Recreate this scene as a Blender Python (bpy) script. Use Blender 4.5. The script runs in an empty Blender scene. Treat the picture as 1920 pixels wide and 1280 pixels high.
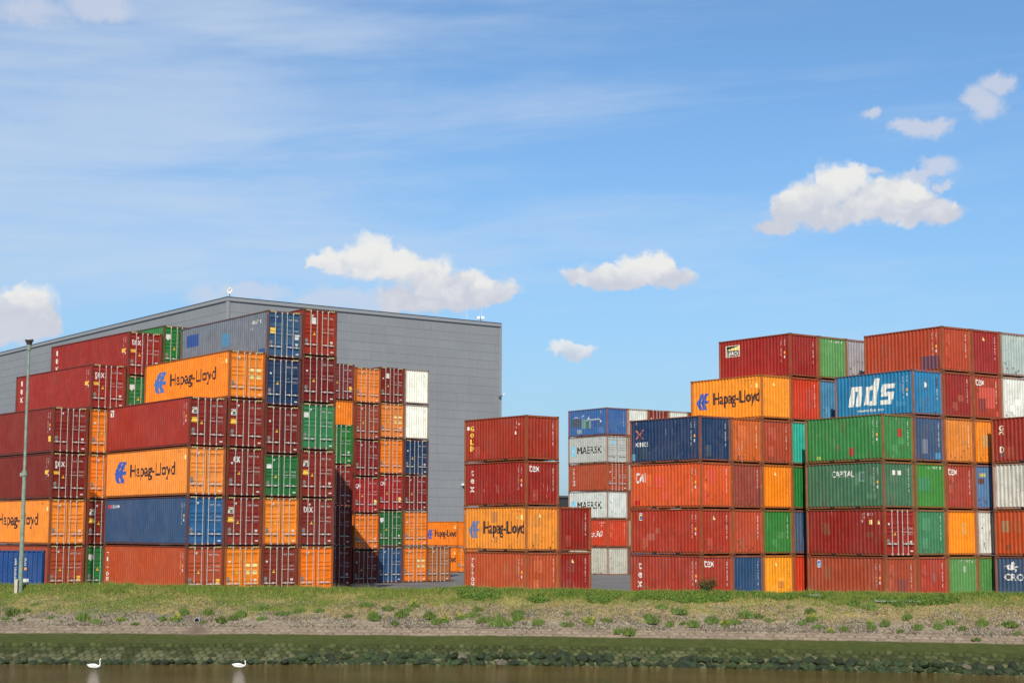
import bpy, bmesh, math, random
import numpy as np
from mathutils import Vector, Matrix, Euler
random.seed(7); RNG = np.random.default_rng(7)
sc = bpy.context.scene
COL = sc.collection
R = math.radians

# ------------------------------------------------------------------ camera
CAMZ = 3.79
cd = bpy.data.cameras.new("camera"); cam = bpy.data.objects.new("camera", cd); COL.objects.link(cam)
cd.sensor_width = 36; cd.lens = 36*3085.6/1920; cd.clip_start = .5; cd.clip_end = 6000
cam.matrix_world = Matrix.Translation((0, 0, CAMZ)) @ Matrix.Rotation(R(90+6.6465), 4, 'X') @ Matrix.Rotation(R(.209), 4, 'Z')
sc.camera = cam
sc.view_settings.view_transform = 'Standard'; sc.view_settings.look = 'None'
sc.view_settings.exposure = 0.0; sc.view_settings.gamma = 1
sc.render.resolution_x = 1024; sc.render.resolution_y = 682
# ------------------------------------------------------------------ sun
SUN_EL = 36.0; SUN_AZ = 5.0; SUN_STRENGTH = 4.4
sd = bpy.data.lights.new("sun", 'SUN'); sd.energy = SUN_STRENGTH; sd.angle = R(.53); sd.color = (1, .93, .82)
sun = bpy.data.objects.new("sun", sd); COL.objects.link(sun)
sun.rotation_euler = (R(90-SUN_EL), 0, R(-SUN_AZ)); sun.location = (0, -30, 40)

# ------------------------------------------------------------------ node helpers
class NT:
    def __init__(s, tree): s.t = tree; s.n = tree.nodes; s.l = tree.links
    def new(s, typ, **kw):
        n = s.n.new(typ)
        for k, v in kw.items(): setattr(n, k, v)
        return n
    def set(s, sock, v):
        if isinstance(v, bpy.types.NodeSocket): s.l.new(v, sock)
        elif v is not None:
            try: sock.default_value = v
            except Exception: sock.default_value = (*v, 1)
    def math(s, op, a, b=None, c=None, clamp=False):
        n = s.new('ShaderNodeMath', operation=op); n.use_clamp = clamp
        s.set(n.inputs[0], a)
        if b is not None: s.set(n.inputs[1], b)
        if c is not None: s.set(n.inputs[2], c)
        return n.outputs[0]
    def vmath(s, op, a, b=None, out=0):
        n = s.new('ShaderNodeVectorMath', operation=op); s.set(n.inputs[0], a)
        if b is not None: s.set(n.inputs[1], b)
        return n.outputs[out]
    def mix(s, f, a, b, blend='MIX'):
        n = s.new('ShaderNodeMix', data_type='RGBA', blend_type=blend)
        s.set(n.inputs[0], f); s.set(n.inputs[6], a); s.set(n.inputs[7], b)
        return n.outputs[2]
    def ramp(s, v, a, b, lo=0., hi=1.):
        n = s.new('ShaderNodeMapRange', interpolation_type='SMOOTHSTEP')
        s.set(n.inputs[0], v); s.set(n.inputs[1], a); s.set(n.inputs[2], b); s.set(n.inputs[3], lo); s.set(n.inputs[4], hi)
        return n.outputs[0]
    def noise(s, vec, scale, detail=4, rough=.55, out=0, dist=0.):
        n = s.new('ShaderNodeTexNoise'); s.set(n.inputs['Vector'], vec)
        n.inputs['Scale'].default_value = scale; n.inputs['Detail'].default_value = detail
        n.inputs['Roughness'].default_value = rough; n.inputs['Distortion'].default_value = dist
        return n.outputs[out]
    def mapping(s, vec, scale=(1, 1, 1), loc=(0, 0, 0)):
        n = s.new('ShaderNodeMapping'); s.set(n.inputs[0], vec); n.inputs[3].default_value = scale
        s.set(n.inputs[1], loc)
        return n.outputs[0]
    def comb(s, x, y, z):
        n = s.new('ShaderNodeCombineXYZ'); s.set(n.inputs[0], x); s.set(n.inputs[1], y); s.set(n.inputs[2], z)
        return n.outputs[0]

def srgb(h, k=1.):
    h = h.lstrip('#'); o = []
    for i in (0, 2, 4):
        c = int(h[i:i+2], 16)/255
        c = c/12.92 if c <= .04045 else ((c+.055)/1.055)**2.4
        o.append(min(c*k, .9))
    return tuple(o)

# ------------------------------------------------------------------ world: nishita sky with clouds in it
def px_dir(x, y):
    """direction (azimuth, elevation in radians) of a sky feature"""
    dx, dy = x-960, y-640; r = R(.209)
    a, b = math.cos(r)*dx+math.sin(r)*dy, -math.sin(r)*dx+math.cos(r)*dy
    p = R(6.6465); f = 3085.6
    X, Y, Z = a, f*math.cos(p)+b*math.sin(p), f*math.sin(p)-b*math.cos(p)
    return math.atan2(X, Y), math.atan2(Z, math.hypot(X, Y))
W = bpy.data.worlds.new("World"); sc.world = W; W.use_nodes = True
def build_world():
    t = NT(W.node_tree); t.n.clear()
    sky = t.new('ShaderNodeTexSky', sky_type='NISHITA'); sky.sun_disc = False
    sky.sun_elevation = R(SUN_EL); sky.sun_rotation = R(180+SUN_AZ); sky.altitude = 0
    sky.air_density = 1.0; sky.dust_density = 1.1; sky.ozone_density = 2.2
    tc = t.new('ShaderNodeTexCoord').outputs['Generated']
    sep = t.new('ShaderNodeSeparateXYZ'); t.l.new(tc, sep.inputs[0])
    az = t.math('ARCTAN2', sep.outputs[0], sep.outputs[1])
    hyp = t.math('SQRT', t.math('ADD', t.math('MULTIPLY', sep.outputs[0], sep.outputs[0]), t.math('MULTIPLY', sep.outputs[1], sep.outputs[1])))
    el = t.math('ARCTAN2', sep.outputs[2], hyp)
    P = t.comb(az, el, 0.)
    skyc = t.mix(1.0, sky.outputs[0], (.93, 1.23, 1.46), 'MULTIPLY')
    # lift of the low sky
    low = t.ramp(el, R(0), R(15), 1, 0)
    skyc = t.mix(t.math('MULTIPLY', low, .48), skyc, (3.5, 5.2, 7.7))
    # cirrus veils
    rot = t.new('ShaderNodeVectorRotate', rotation_type='Z_AXIS'); t.l.new(P, rot.inputs[0]); rot.inputs['Angle'].default_value = R(-3)
    c1 = t.noise(t.mapping(rot.outputs[0], (2.6, 17, 1), (3.1, 1.7, 0)), 1.0, 6, .62, dist=.4)
    c2 = t.noise(t.mapping(rot.outputs[0], (5, 34, 1), (.3, 5.2, 0)), 1.0, 4, .55, dist=.6)
    cc = t.math('ADD', t.math('MULTIPLY', c1, .66), t.math('MULTIPLY', c2, .34))
    left = t.ramp(az, R(-17), R(12), .24, .005)           # the veil is thickest to the left
    mid = t.math('MULTIPLY', t.ramp(el, R(5.5), R(9.5), 0, 1), left)
    cir = t.ramp(t.math('ADD', cc, mid), .48, .88, 0, .66)
    skyc = t.mix(cir, skyc, (6.4, 7.4, 8.9))
    # cumulus: ellipses joined with a soft maximum, edges broken by noise
    wn = t.noise(P, 34, 6, .6, out=1)
    wn2 = t.noise(P, 120, 4, .6, out=1)
    w1 = t.vmath('MULTIPLY', t.vmath('SUBTRACT', wn, (.5, .5, .5)), (.034, .023, 0))
    w2 = t.vmath('MULTIPLY', t.vmath('SUBTRACT', wn2, (.5, .5, .5)), (.008, .007, 0))
    PW = t.vmath('ADD', P, t.vmath('ADD', w1, w2))
    K = 3085.6
    def blobs(lst):
        acc = None
        for (x, y, rx, ry) in lst:
            a, e = px_dir(x, y)
            d = t.vmath('MULTIPLY', t.vmath('SUBTRACT', PW, (a, e, 0)), (K/rx, K/ry, 0))
            v = t.math('SUBTRACT', 1., t.vmath('LENGTH', d, out=1))
            if acc is None: acc = v
            else: acc = t.math('SMOOTH_MAX', acc, v, .12)
        return acc
    solid = [[(1578, 348, 58, 46), (1530, 375, 62, 42), (1490, 393, 46, 34), (1660, 368, 75, 44), (1700, 385, 74, 38), (1752, 394, 52, 27), (1455, 428, 46, 15), (1560, 402, 120, 30), (1660, 398, 90, 24)],
             [(690, 490, 66, 44), (640, 493, 62, 26), (745, 505, 62, 38), (800, 520, 62, 42), (770, 560, 80, 28), (870, 540, 60, 34), (930, 548, 52, 26), (845, 558, 110, 22), (600, 490, 40, 14)],
             [(1205, 500, 54, 32), (1150, 514, 70, 26), (1250, 520, 70, 24), (1180, 526, 110, 16), (1095, 522, 36, 16), (1240, 498, 26, 22)],
             [(1070, 656, 54, 16), (1072, 646, 30, 15)],
             [(35, 566, 58, 42), (10, 592, 90, 54), (66, 604, 48, 34)]]
    thin = [[(1855, 195, 36, 34), (1875, 155, 40, 22), (1840, 180, 26, 26), (1720, 236, 66, 20), (1755, 230, 40, 18), (1632, 212, 24, 15),
             (1762, 312, 56, 22), (1720, 324, 46, 14), (1640, 316, 24, 10), (1765, 342, 30, 9)],
            [(400, 560, 60, 26), (500, 552, 70, 24), (610, 565, 90, 22), (700, 575, 70, 26), (60, 20, 90, 34), (190, 14, 90, 30), (5, 620, 90, 40), (445, 552, 60, 22)]]
    shade = t.noise(PW, 46, 5, .55)
    def puff(sc_):
        v = t.new('ShaderNodeTexVoronoi', feature='SMOOTH_F1'); t.l.new(PW, v.inputs['Vector']); v.inputs['Scale'].default_value = sc_; v.inputs['Smoothness'].default_value = .35
        return v.outputs['Distance']
    puffs = t.math('ADD', t.math('MULTIPLY', t.math('SUBTRACT', .46, puff(58)), .42), t.math('MULTIPLY', t.math('SUBTRACT', .44, puff(150)), .26))
    for i, lst in enumerate(solid):
        m = blobs(lst)
        m = t.math('ADD', m, t.math('MULTIPLY', puffs, t.ramp(m, -.5, .2, .3, 1.)))
        a = t.ramp(m, -.18, .32)
        top = max(y-ry for _, y, _, ry in [min(lst, key=lambda q: q[1]-q[3])]); bot = max(y+ry for _, y, _, ry in lst)
        e0, e1 = px_dir(960, bot)[1], px_dir(960, top)[1]
        g = t.ramp(t.math('ADD', el, t.math('ADD', t.math('MULTIPLY', t.math('SUBTRACT', shade, .5), (e1-e0)*1.1), t.math('MULTIPLY', puffs, (e1-e0)*.9))), e0+(e1-e0)*.05, e0+(e1-e0)*.72)
        cc_ = t.mix(g, (6.3, 6.6, 7.5), (9.0, 8.95, 8.7))
        a2 = t.math('MULTIPLY', a, .97 if i != 3 else .8)
        skyc = t.mix(a2, skyc, cc_)
    for i, lst in enumerate(thin):
        m = blobs(lst)
        m = t.math('ADD', m, t.math('MULTIPLY', puffs, .8))
        a = t.ramp(m, -.12, .62, 0, .74 if i == 0 else .55)
        skyc = t.mix(a, skyc, (6.9, 7.1, 8.0))
    bg = t.new('ShaderNodeBackground'); t.l.new(skyc, bg.inputs[0]); bg.inputs[1].default_value = .095
    out = t.new('ShaderNodeOutputWorld'); t.l.new(bg.outputs[0], out.inputs[0])
build_world()
W.cycles.sampling_method = 'MANUAL'; W.cycles.sample_map_resolution = 512

# ------------------------------------------------------------------ object helpers
def tag(o, label=None, cat=None, group=None, kind=None):
    if label: o['label'] = label
    if cat: o['category'] = cat
    if group: o['group'] = group
    if kind: o['kind'] = kind
    return o
def link(name, mesh, parent=None, color=None, loc=None):
    o = bpy.data.objects.new(name, mesh); COL.objects.link(o)
    if parent is not None: o.parent = parent
    if color is not None: o.color = color
    if loc is not None: o.location = loc
    return o
def empty(name, loc, rz=0):
    o = bpy.data.objects.new(name, None); COL.objects.link(o); o.location = loc; o.rotation_euler = (0, 0, rz)
    o.empty_display_size = .2
    return o

class MB:
    """collects faces with material slots, builds one mesh"""
    def __init__(s): s.v = []; s.f = []; s.m = []; s.mats = []
    def mi(s, m):
        if m not in s.mats: s.mats.append(m)
        return s.mats.index(m)
    def face(s, pts, m):
        b = len(s.v); s.v += [tuple(p) for p in pts]; s.f.append(tuple(range(b, b+len(pts)))); s.m.append(s.mi(m))
    def box(s, x0, x1, y0, y1, z0, z1, m, bev=0.):
        b = len(s.v); mi = s.mi(m)
        s.v += [(x, y, z) for z in (z0, z1) for y in (y0, y1) for x in (x0, x1)]
        for f in ((0, 2, 3, 1), (4, 5, 7, 6), (0, 1, 5, 4), (2, 6, 7, 3), (0, 4, 6, 2), (1, 3, 7, 5)):
            s.f.append(tuple(b+i for i in f)); s.m.append(mi)
    def prism(s, poly, axis, a0, a1, m):
        """poly of (u,w) extruded along axis ('x','y' or 'z')"""
        def P(u, w, a): return {'x': (a, u, w), 'y': (u, a, w), 'z': (u, w, a)}[axis]
        n = len(poly); b = len(s.v); mi = s.mi(m)
        s.v += [P(u, w, a0) for u, w in poly]+[P(u, w, a1) for u, w in poly]
        s.f.append(tuple(range(b, b+n))[::-1]); s.m.append(mi)
        s.f.append(tuple(range(b+n, b+2*n))); s.m.append(mi)
        for i in range(n):
            j = (i+1) % n; s.f.append((b+i, b+j, b+n+j, b+n+i)); s.m.append(mi)
    def tube(s, p0, p1, r0, r1, m, n=8):
        p0, p1 = Vector(p0), Vector(p1); d = (p1-p0).normalized()
        a = d.orthogonal().normalized(); c = d.cross(a); b = len(s.v); mi = s.mi(m)
        for p, r in ((p0, r0), (p1, r1)):
            for i in range(n):
                t = 2*math.pi*i/n; s.v.append(tuple(p+(a*math.cos(t)+c*math.sin(t))*r))
        for i in range(n):
            j = (i+1) % n; s.f.append((b+i, b+j, b+n+j, b+n+i)); s.m.append(mi)
        s.f.append(tuple(range(b, b+n))[::-1]); s.m.append(mi); s.f.append(tuple(range(b+n, b+2*n))); s.m.append(mi)
    def mesh(s, name, recalc=True, smooth=False):
        me = bpy.data.meshes.new(name); me.from_pydata(s.v, [], s.f)
        for m in s.mats: me.materials.append(m)
        me.polygons.foreach_set('material_index', s.m)
        if recalc:
            bm = bmesh.new(); bm.from_mesh(me); bmesh.ops.recalc_face_normals(bm, faces=bm.faces); bm.to_mesh(me); bm.free()
        if smooth: me.polygons.foreach_set('use_smooth', [True]*len(me.polygons))
        me.update(); return me

# ------------------------------------------------------------------ materials
def mat(name): 
    m = bpy.data.materials.new(name); m.use_nodes = True; t = NT(m.node_tree)
    b = t.n['Principled BSDF']; return m, t, b
def simple(name, col, rough=.6, metal=0., var=.0, scale=3.):
    m, t, b = mat(name)
    if var:
        tc = t.new('ShaderNodeTexCoord').outputs['Object']
        n = t.noise(tc, scale, 5, .6)
        k = t.ramp(n, .25, .75, 1-var, 1+var)
        c = t.mix(1., (*col, 1), t.comb(k, k, k), 'MULTIPLY'); t.l.new(c, b.inputs['Base Color'])
    else: b.inputs['Base Color'].default_value = (*col, 1)
    b.inputs['Roughness'].default_value = rough; b.inputs['Metallic'].default_value = metal
    return m
def paint_material(name, rustk=1., wear=1.):
    m, t, b = mat(name)
    oi = t.new('ShaderNodeObjectInfo'); tc = t.new('ShaderNodeTexCoord').outputs['Object']
    geo = t.new('ShaderNodeNewGeometry')
    off = t.math('MULTIPLY', oi.outputs['Random'], 60.)
    P = t.vmath('ADD', tc, t.comb(off, off, off))
    dirt = oi.outputs['Alpha']
    n1 = t.noise(P, .55, 5, .6)
    fade = t.mix(t.ramp(n1, .35, .75, 0, .16), oi.outputs['Color'], t.mix(.25, oi.outputs['Color'], (.42, .36, .32, 1)))
    k = t.ramp(t.noise(P, 1.6, 5, .65), .25, .75, .84, 1.10)
    fade = t.mix(1., fade, t.comb(k, k, k), 'MULTIPLY')
    # washed vertical streaks
    st = t.noise(t.mapping(P, (5, 5, .45)), 1., 4, .6)
    fade = t.mix(t.math('MULTIPLY', t.ramp(st, .50, .76, 0, .24), dirt), fade, t.mix(.45, fade, (.40, .34, .30, 1)))
    st2 = t.noise(t.mapping(P, (7, 7, .6), (9, 3, 2)), 1., 5, .7)
    rs = t.math('MULTIPLY', t.ramp(st2, .57, .70, 0, .80*rustk), dirt)
    fade = t.mix(rs, fade, (.13, .055, .03, 1))
    bl = t.noise(P, .9, 6, .72, dist=.8)
    fade = t.mix(t.math('MULTIPLY', t.ramp(bl, .54, .70, 0, .42), dirt), fade, t.mix(.55, fade, (.16, .10, .07, 1)))
    ch = t.noise(P, 9., 4, .7)
    ch2 = t.noise(P, 1.1, 2, .5)
    cm = t.math('MULTIPLY', t.math('MULTIPLY', t.ramp(ch, .63, .68), t.ramp(ch2, .45, .62)), t.math('MULTIPLY', dirt, rustk*1.1), clamp=True)
    fade = t.mix(cm, fade, (.10, .045, .028, 1))
    sc_ = t.noise(t.mapping(P, (14, 14, 1.4)), 1., 3, .6)
    fade = t.mix(t.math('MULTIPLY', t.ramp(sc_, .70, .74, 0, .5), t.math('MULTIPLY', dirt, wear)), fade, (.55, .48, .42, 1))
    t.l.new(fade, b.inputs['Base Color'])
    t.l.new(t.ramp(n1, .3, .7, .42, .62), b.inputs['Roughness'])
    b.inputs['Specular IOR Level'].default_value = .25
    bp = t.new('ShaderNodeBump'); bp.inputs['Strength'].default_value = .5; bp.inputs['Distance'].default_value = .03
    t.l.new(t.noise(P, 1.3, 3, .5), bp.inputs['Height']); t.l.new(bp.outputs[0], b.inputs['Normal'])
    return m
M_PAINT = paint_material('container_paint')
M_FRAME = paint_material('frame_paint', 1.3, 1.6)
def mark_material(name, col, rough=.6):
    m, t, b = mat(name)
    tc = t.new('ShaderNodeTexCoord').outputs['Object']
    n = t.noise(tc, 7, 5, .7); k = t.ramp(n, .3, .7, .80, 1.04)
    t.l.new(t.mix(1., (*col, 1), t.comb(k, k, k), 'MULTIPLY'), b.inputs['Base Color'])
    b.inputs['Roughness'].default_value = rough; return m
M_WHITE = mark_material('white_marking', (.70, .68, .63))
M_CREAM = mark_material('cream_marking', (.72, .66, .48))
M_BLACK = mark_material('dark_marking', (.035, .012, .012))
M_BROWN = mark_material('brown_marking', (.22, .06, .02))
M_YELLOW = mark_material('yellow_marking', (.85, .52, .06))
M_PALEY = mark_material('pale_yellow_marking', (.85, .68, .25))
M_AMBER = mark_material('amber_marking', (.85, .36, .04))
M_BLUE = mark_material('blue_marking', (.035, .09, .38))
M_NAVY = mark_material('navy_marking', (.02, .05, .16))
M_SKYB = mark_material('light_blue_marking', (.20, .55, .72))
M_RED = mark_material('red_marking', (.55, .03, .03))
M_XORANGE = mark_material('orange_marking', (.80, .20, .04))
M_FADEB = mark_material('faded_blue_marking', srgb('4A78C0', .8))
M_DULLB = mark_material('dull_blue_marking', srgb('6F7FA8', .8))
M_GREY = mark_material('grey_marking', (.20, .19, .17))
M_DARK = simple('dark_steel', (.012, .011, .010), .8)  # near-black for dark parts, and for shade painted into openings
M_GALV = simple('galvanised_steel', (.50, .47, .42), .5, .0, .12, 5)
M_PATCHES = {}
def patch_mat(h):
    if h not in M_PATCHES: M_PATCHES[h] = mark_material('repaint_'+h, srgb(h, .85), .55)
    return M_PATCHES[h]

# ------------------------------------------------------------------ container meshes
CW = 2.438; HST, HHC = 2.591, 2.896; L20, L40 = 6.058, 12.192
PITCH = .278; DEP = .046
EP = .2365; EDEP = .048     # end panel corrugation
def trap(t):
    t %= 1.
    if t < .27: return 0.
    if t < .46: return (t-.27)/.19
    if t < .81: return 1.
    return 1-(t-.81)/.19
FOLDS = (0., .27, .46, .81)
def corr_points(a, b, pitch, start):
    pts = {a, b}; k0 = int((a-start)/pitch)-1; k1 = int((b-start)/pitch)+2
    for k in range(k0, k1):
        for f in FOLDS:
            q = start+(k+f)*pitch
            if a < q < b: pts.add(q)
    return sorted(pts)
def side_depth(y): return .020+DEP*trap((y-.18)/PITCH)
def end_depth(x): return .020+EDEP*trap((x-.175)/EP)
DOOR_BANDS = [(.02, .075), (.11, .29), (.325, .385), (.42, .48), (.515, .69), (.73, .93)]
def door_folds(H):
    z0, z1 = .14, H-.13; h = z1-z0; o = []
    for a, b in DOOR_BANDS:
        o += [(z1-b*h, 0.), (z1-b*h+.035, 1.), (z1-a*h-.035, 1.), (z1-a*h, 0.)]
    return sorted(o)
def door_depth(z, H):
    F = door_folds(H); y = .045
    if z <= F[0][0] or z >= F[-1][0]: return y
    for (a, da), (b, db) in zip(F, F[1:]):
        if a <= z <= b: return y+.03*(da+(db-da)*(z-a)/max(b-a, 1e-6))
    return y

CACHE = {}
def cached(key, fn):
    if key not in CACHE: CACHE[key] = fn()
    return CACHE[key]
def m_side(L, H):
    mb = MB(); ys = corr_points(.13, L-.13, PITCH, .18)
    z0, z1 = .165, H-.065
    for a, b in zip(ys, ys[1:]):
        xa, xb = side_depth(a+1e-6), side_depth(b-1e-6)
        mb.face([(xb, b, z0), (xa, a, z0), (xa, a, z1), (xb, b, z1)], M_PAINT)
    return mb.mesh('side_panel', False)
def m_end(H):
    mb = MB(); xs = corr_points(.13, CW-.13, EP, .175)
    z0, z1 = .17, H-.10
    for a, b in zip(xs, xs[1:]):
        ya, yb = end_depth(a+1e-6), end_depth(b-1e-6)
        mb.face([(a, ya, z0), (b, yb, z0), (b, yb, z1), (a, ya, z1)], M_PAINT)
    return mb.mesh('end_panel', False)
def m_roof(L, H):
    mb = MB(); n = int((L-.4)/.21); z = H-.03
    ys = [.1+(L-.2)*i/n for i in range(n+1)]
    for i, (a, b) in enumerate(zip(ys, ys[1:])):
        h = (b-a)/4
        q = [(a, 0), (a+h, 0), (a+2*h, .018), (a+3*h, .018), (b, 0)]
        for (c, dz), (d, ez) in zip(q, q[1:]):
            mb.face([(.05, c, z-dz), (CW-.05, c, z-dz), (CW-.05, d, z-ez), (.05, d, z-ez)], M_PAINT)
    return mb.mesh('roof_panel', False)
def m_post(H, near):
    mb = MB(); w = .15; d = .115 if near else .10
    mb.prism([(.0, .004), (w-.02, .004), (w, .024), (w, d), (.03, d), (0, d-.03)], 'z', .118, H-.118, M_FRAME)
    return mb.mesh('corner_post')
def m_cast(top):
    mb = MB(); x, y, z = .165, .178, .118
    mb.box(-.004, x, -.006, y, 0, z, M_FRAME)
    for (a, b, c, d) in ((.055, .115, .03, .088),):
        mb.face([(a, -.0075, c), (b, -.0075, c), (b, -.0075, d), (a, -.0075, d)], M_DARK)  # flat near-black quads paint the shade of the casting holes
        mb.face([(-.0055, a, c), (-.0055, b, c), (-.0055, b, d), (-.0055, a, d)], M_DARK)
    return mb.mesh('corner_casting', False)
def m_toprail(L):
    mb = MB(); mb.box(0, .06, .17, L-.17, -.062, -.012, M_FRAME); return mb.mesh('top_rail')
def m_botrail(L):
    mb = MB()
    if L < 7:
        # forklift pockets: the rail is deeper between them
        mb.box(.075, .115, .17, L-.17, .105, .165, M_FRAME)
        for (a, b) in ((.17, 1.85), (2.2, L-2.2), (L-1.85, L-.17)):
            e = .09 if a < .2 else .0; g = .09 if b > L-.2 else .0
            mb.prism([(a, .115), (b, .115), (b-g, .045), (a+e, .045)], 'x', .078, .112, M_FRAME)
        for (a, b) in ((1.85, 2.2), (L-2.2, L-1.85)):
            mb.box(.066, .11, a+.03, b-.03, .012, .125, M_DARK)  # solid near-black box stands in for the shade inside a pocket
    else:
        mb.prism([(.17, .162), (L-.17, .162), (L-.27, .050), (.27, .050)], 'x', .060, .10, M_FRAME)
    return mb.mesh('bottom_rail')
def m_sill(H):
    mb = MB(); mb.prism([(.165, .168), (CW-.165, .168), (CW-.165, .13), (CW-.32, .075), (.32, .075), (.165, .12)], 'y', .050 if H < 2.7 else .012, .10, M_FRAME)
    return mb.mesh('bottom_sill')
def m_header(h):
    mb = MB(); mb.box(.165, CW-.165, .004, .07, -h, -.012, M_FRAME); return mb.mesh('header')
def m_floor(L):
    mb = MB(); mb.box(.12, CW-.12, .11, L-.11, .10, .16, M_DARK); return mb.mesh('floor')
def m_door(H, right):
    mb = MB(); x0, x1 = (CW/2+.006, CW-.13) if right else (.13, CW/2-.006)
    z0, z1 = .14, H-.13
    F = door_folds(H); mi = .10
    zs = [z0]+[z for z, _ in F]+[z1]
    a, b = x0+mi, x1-mi
    for za, zb in zip(zs, zs[1:]):
        if zb-za < 1e-5: continue
        ya, yb = door_depth(za+1e-6, H), door_depth(zb-1e-6, H)
        mb.face([(x0, .045, za), (a-.03, .045, za), (a-.03, .045, zb), (x0, .045, zb)], M_PAINT)
        mb.face([(b+.03, .045, za), (x1, .045, za), (x1, .045, zb), (b+.03, .045, zb)], M_PAINT)
        mb.face([(a, ya, za), (b, ya, za), (b, yb, zb), (a, yb, zb)], M_PAINT)
        mb.face([(a-.03, .045, za), (a, ya, za), (a, yb, zb), (a-.03, .045, zb)], M_PAINT)
        mb.face([(b, ya, za), (b+.03, .045, za), (b+.03, .045, zb), (b, yb, zb)], M_PAINT)
    g = M_DARK
    for (c, d) in ((x0-.006, x0+.012), (x1-.012, x1+.004)): mb.box(c, d, .04, .09, z0, z1, g)
    mb.box(x0, x1, .04, .09, z1, z1+.012, g)
    hx = x1-.03 if right else x0-.03
    for f in (.08, .36, .64, .92):
        z = z0+(z1-z0)*f; mb.box(hx, hx+.06, .015, .05, z-.06, z+.06, M_FRAME)
    return mb.mesh('door', False)
BARX = (.57, 1.02, 1.385, 1.80)
def m_bar(H):
    mb = MB(); z0, z1 = .06, H-.05
    mb.tube((0, .008, z0), (0, .008, z1), .019, .019, M_GALV, 8)
    for z in (z0+.02, z1-.12): mb.box(-.038, .038, -.010, .055, z, z+.10, M_GALV)
    for f in (.30, .52, .72): z = H*f; mb.box(-.03, .03, -.014, .047, z-.018, z+.018, M_GALV)
    return mb.mesh('locking_bar')
def m_handle(sgn):
    mb = MB(); z = .70
    mb.prism([(0, z-.02), (sgn*.20, z-.035), (sgn*.44, z-.03), (sgn*.44, z+.0), (sgn*.2, z+.012), (0, z+.025)], 'y', -.035, -.015, M_GALV)
    mb.box(sgn*.24-.03, sgn*.24+.03, -.045, .04, z-.06, z+.05, M_GALV)
    return mb.mesh('door_handle')
def m_hazard(right):
    mb = MB(); x0 = CW-.62 if right else .19; z0, z1 = -.098, -.018
    mb.face([(x0, .0015, z0), (x0+.43, .0015, z0), (x0+.43, .0015, z1), (x0, .0015, z1)], M_DARK)
    for i in range(4):
        a = x0+.02+i*.105
        mb.face([(a, -.001, z0), (a+.05, -.001, z0), (a+.09, -.001, z1), (a+.04, -.001, z1)], M_PALEY)
    return mb.mesh('hazard_marking', False)

# ---- decals that follow the folds of the steel
def font_mesh(text, bold=0., shear=0., vertical=False, gap=1.12):
    key = ('F', text, bold, shear, vertical, gap)
    if key in CACHE: return CACHE[key]
    def one(s):
        cu = bpy.data.curves.new('t', 'FONT'); cu.body = s; cu.size = 1; cu.offset = 0; cu.shear = shear; cu.resolution_u = 2; cu.fill_mode = 'FRONT'
        ob = bpy.data.objects.new('t', cu); COL.objects.link(ob)
        dg = bpy.context.evaluated_depsgraph_get(); me = bpy.data.meshes.new_from_object(ob.evaluated_get(dg))
        v = [(p.co.x, p.co.y) for p in me.vertices]; f = [tuple(p.vertices) for p in me.polygons]
        bpy.data.objects.remove(ob); bpy.data.curves.remove(cu); bpy.data.meshes.remove(me)
        return v, f
    if not vertical: r = one(text)
    else:
        V, F = [], []
        for i, ch in enumerate(text):
            v, f = one(ch)
            if not v: continue
            cx = (min(p[0] for p in v)+max(p[0] for p in v))/2
            cy = (min(p[1] for p in v)+max(p[1] for p in v))/2
            b = len(V); V += [(x-cx, y-cy-i*gap) for x, y in v]; F += [tuple(b+k for k in q) for q in f]
        r = (V, F)
    CACHE[key] = r; return r
def fit(vf, x0, x1, z0, z1):
    v, f = vf
    a, b = min(p[0] for p in v), max(p[0] for p in v); c, d = min(p[1] for p in v), max(p[1] for p in v)
    return [(x0+(x-a)/(b-a)*(x1-x0), z0+(y-c)/(d-c)*(z1-z0)) for x, y in v], f
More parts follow.
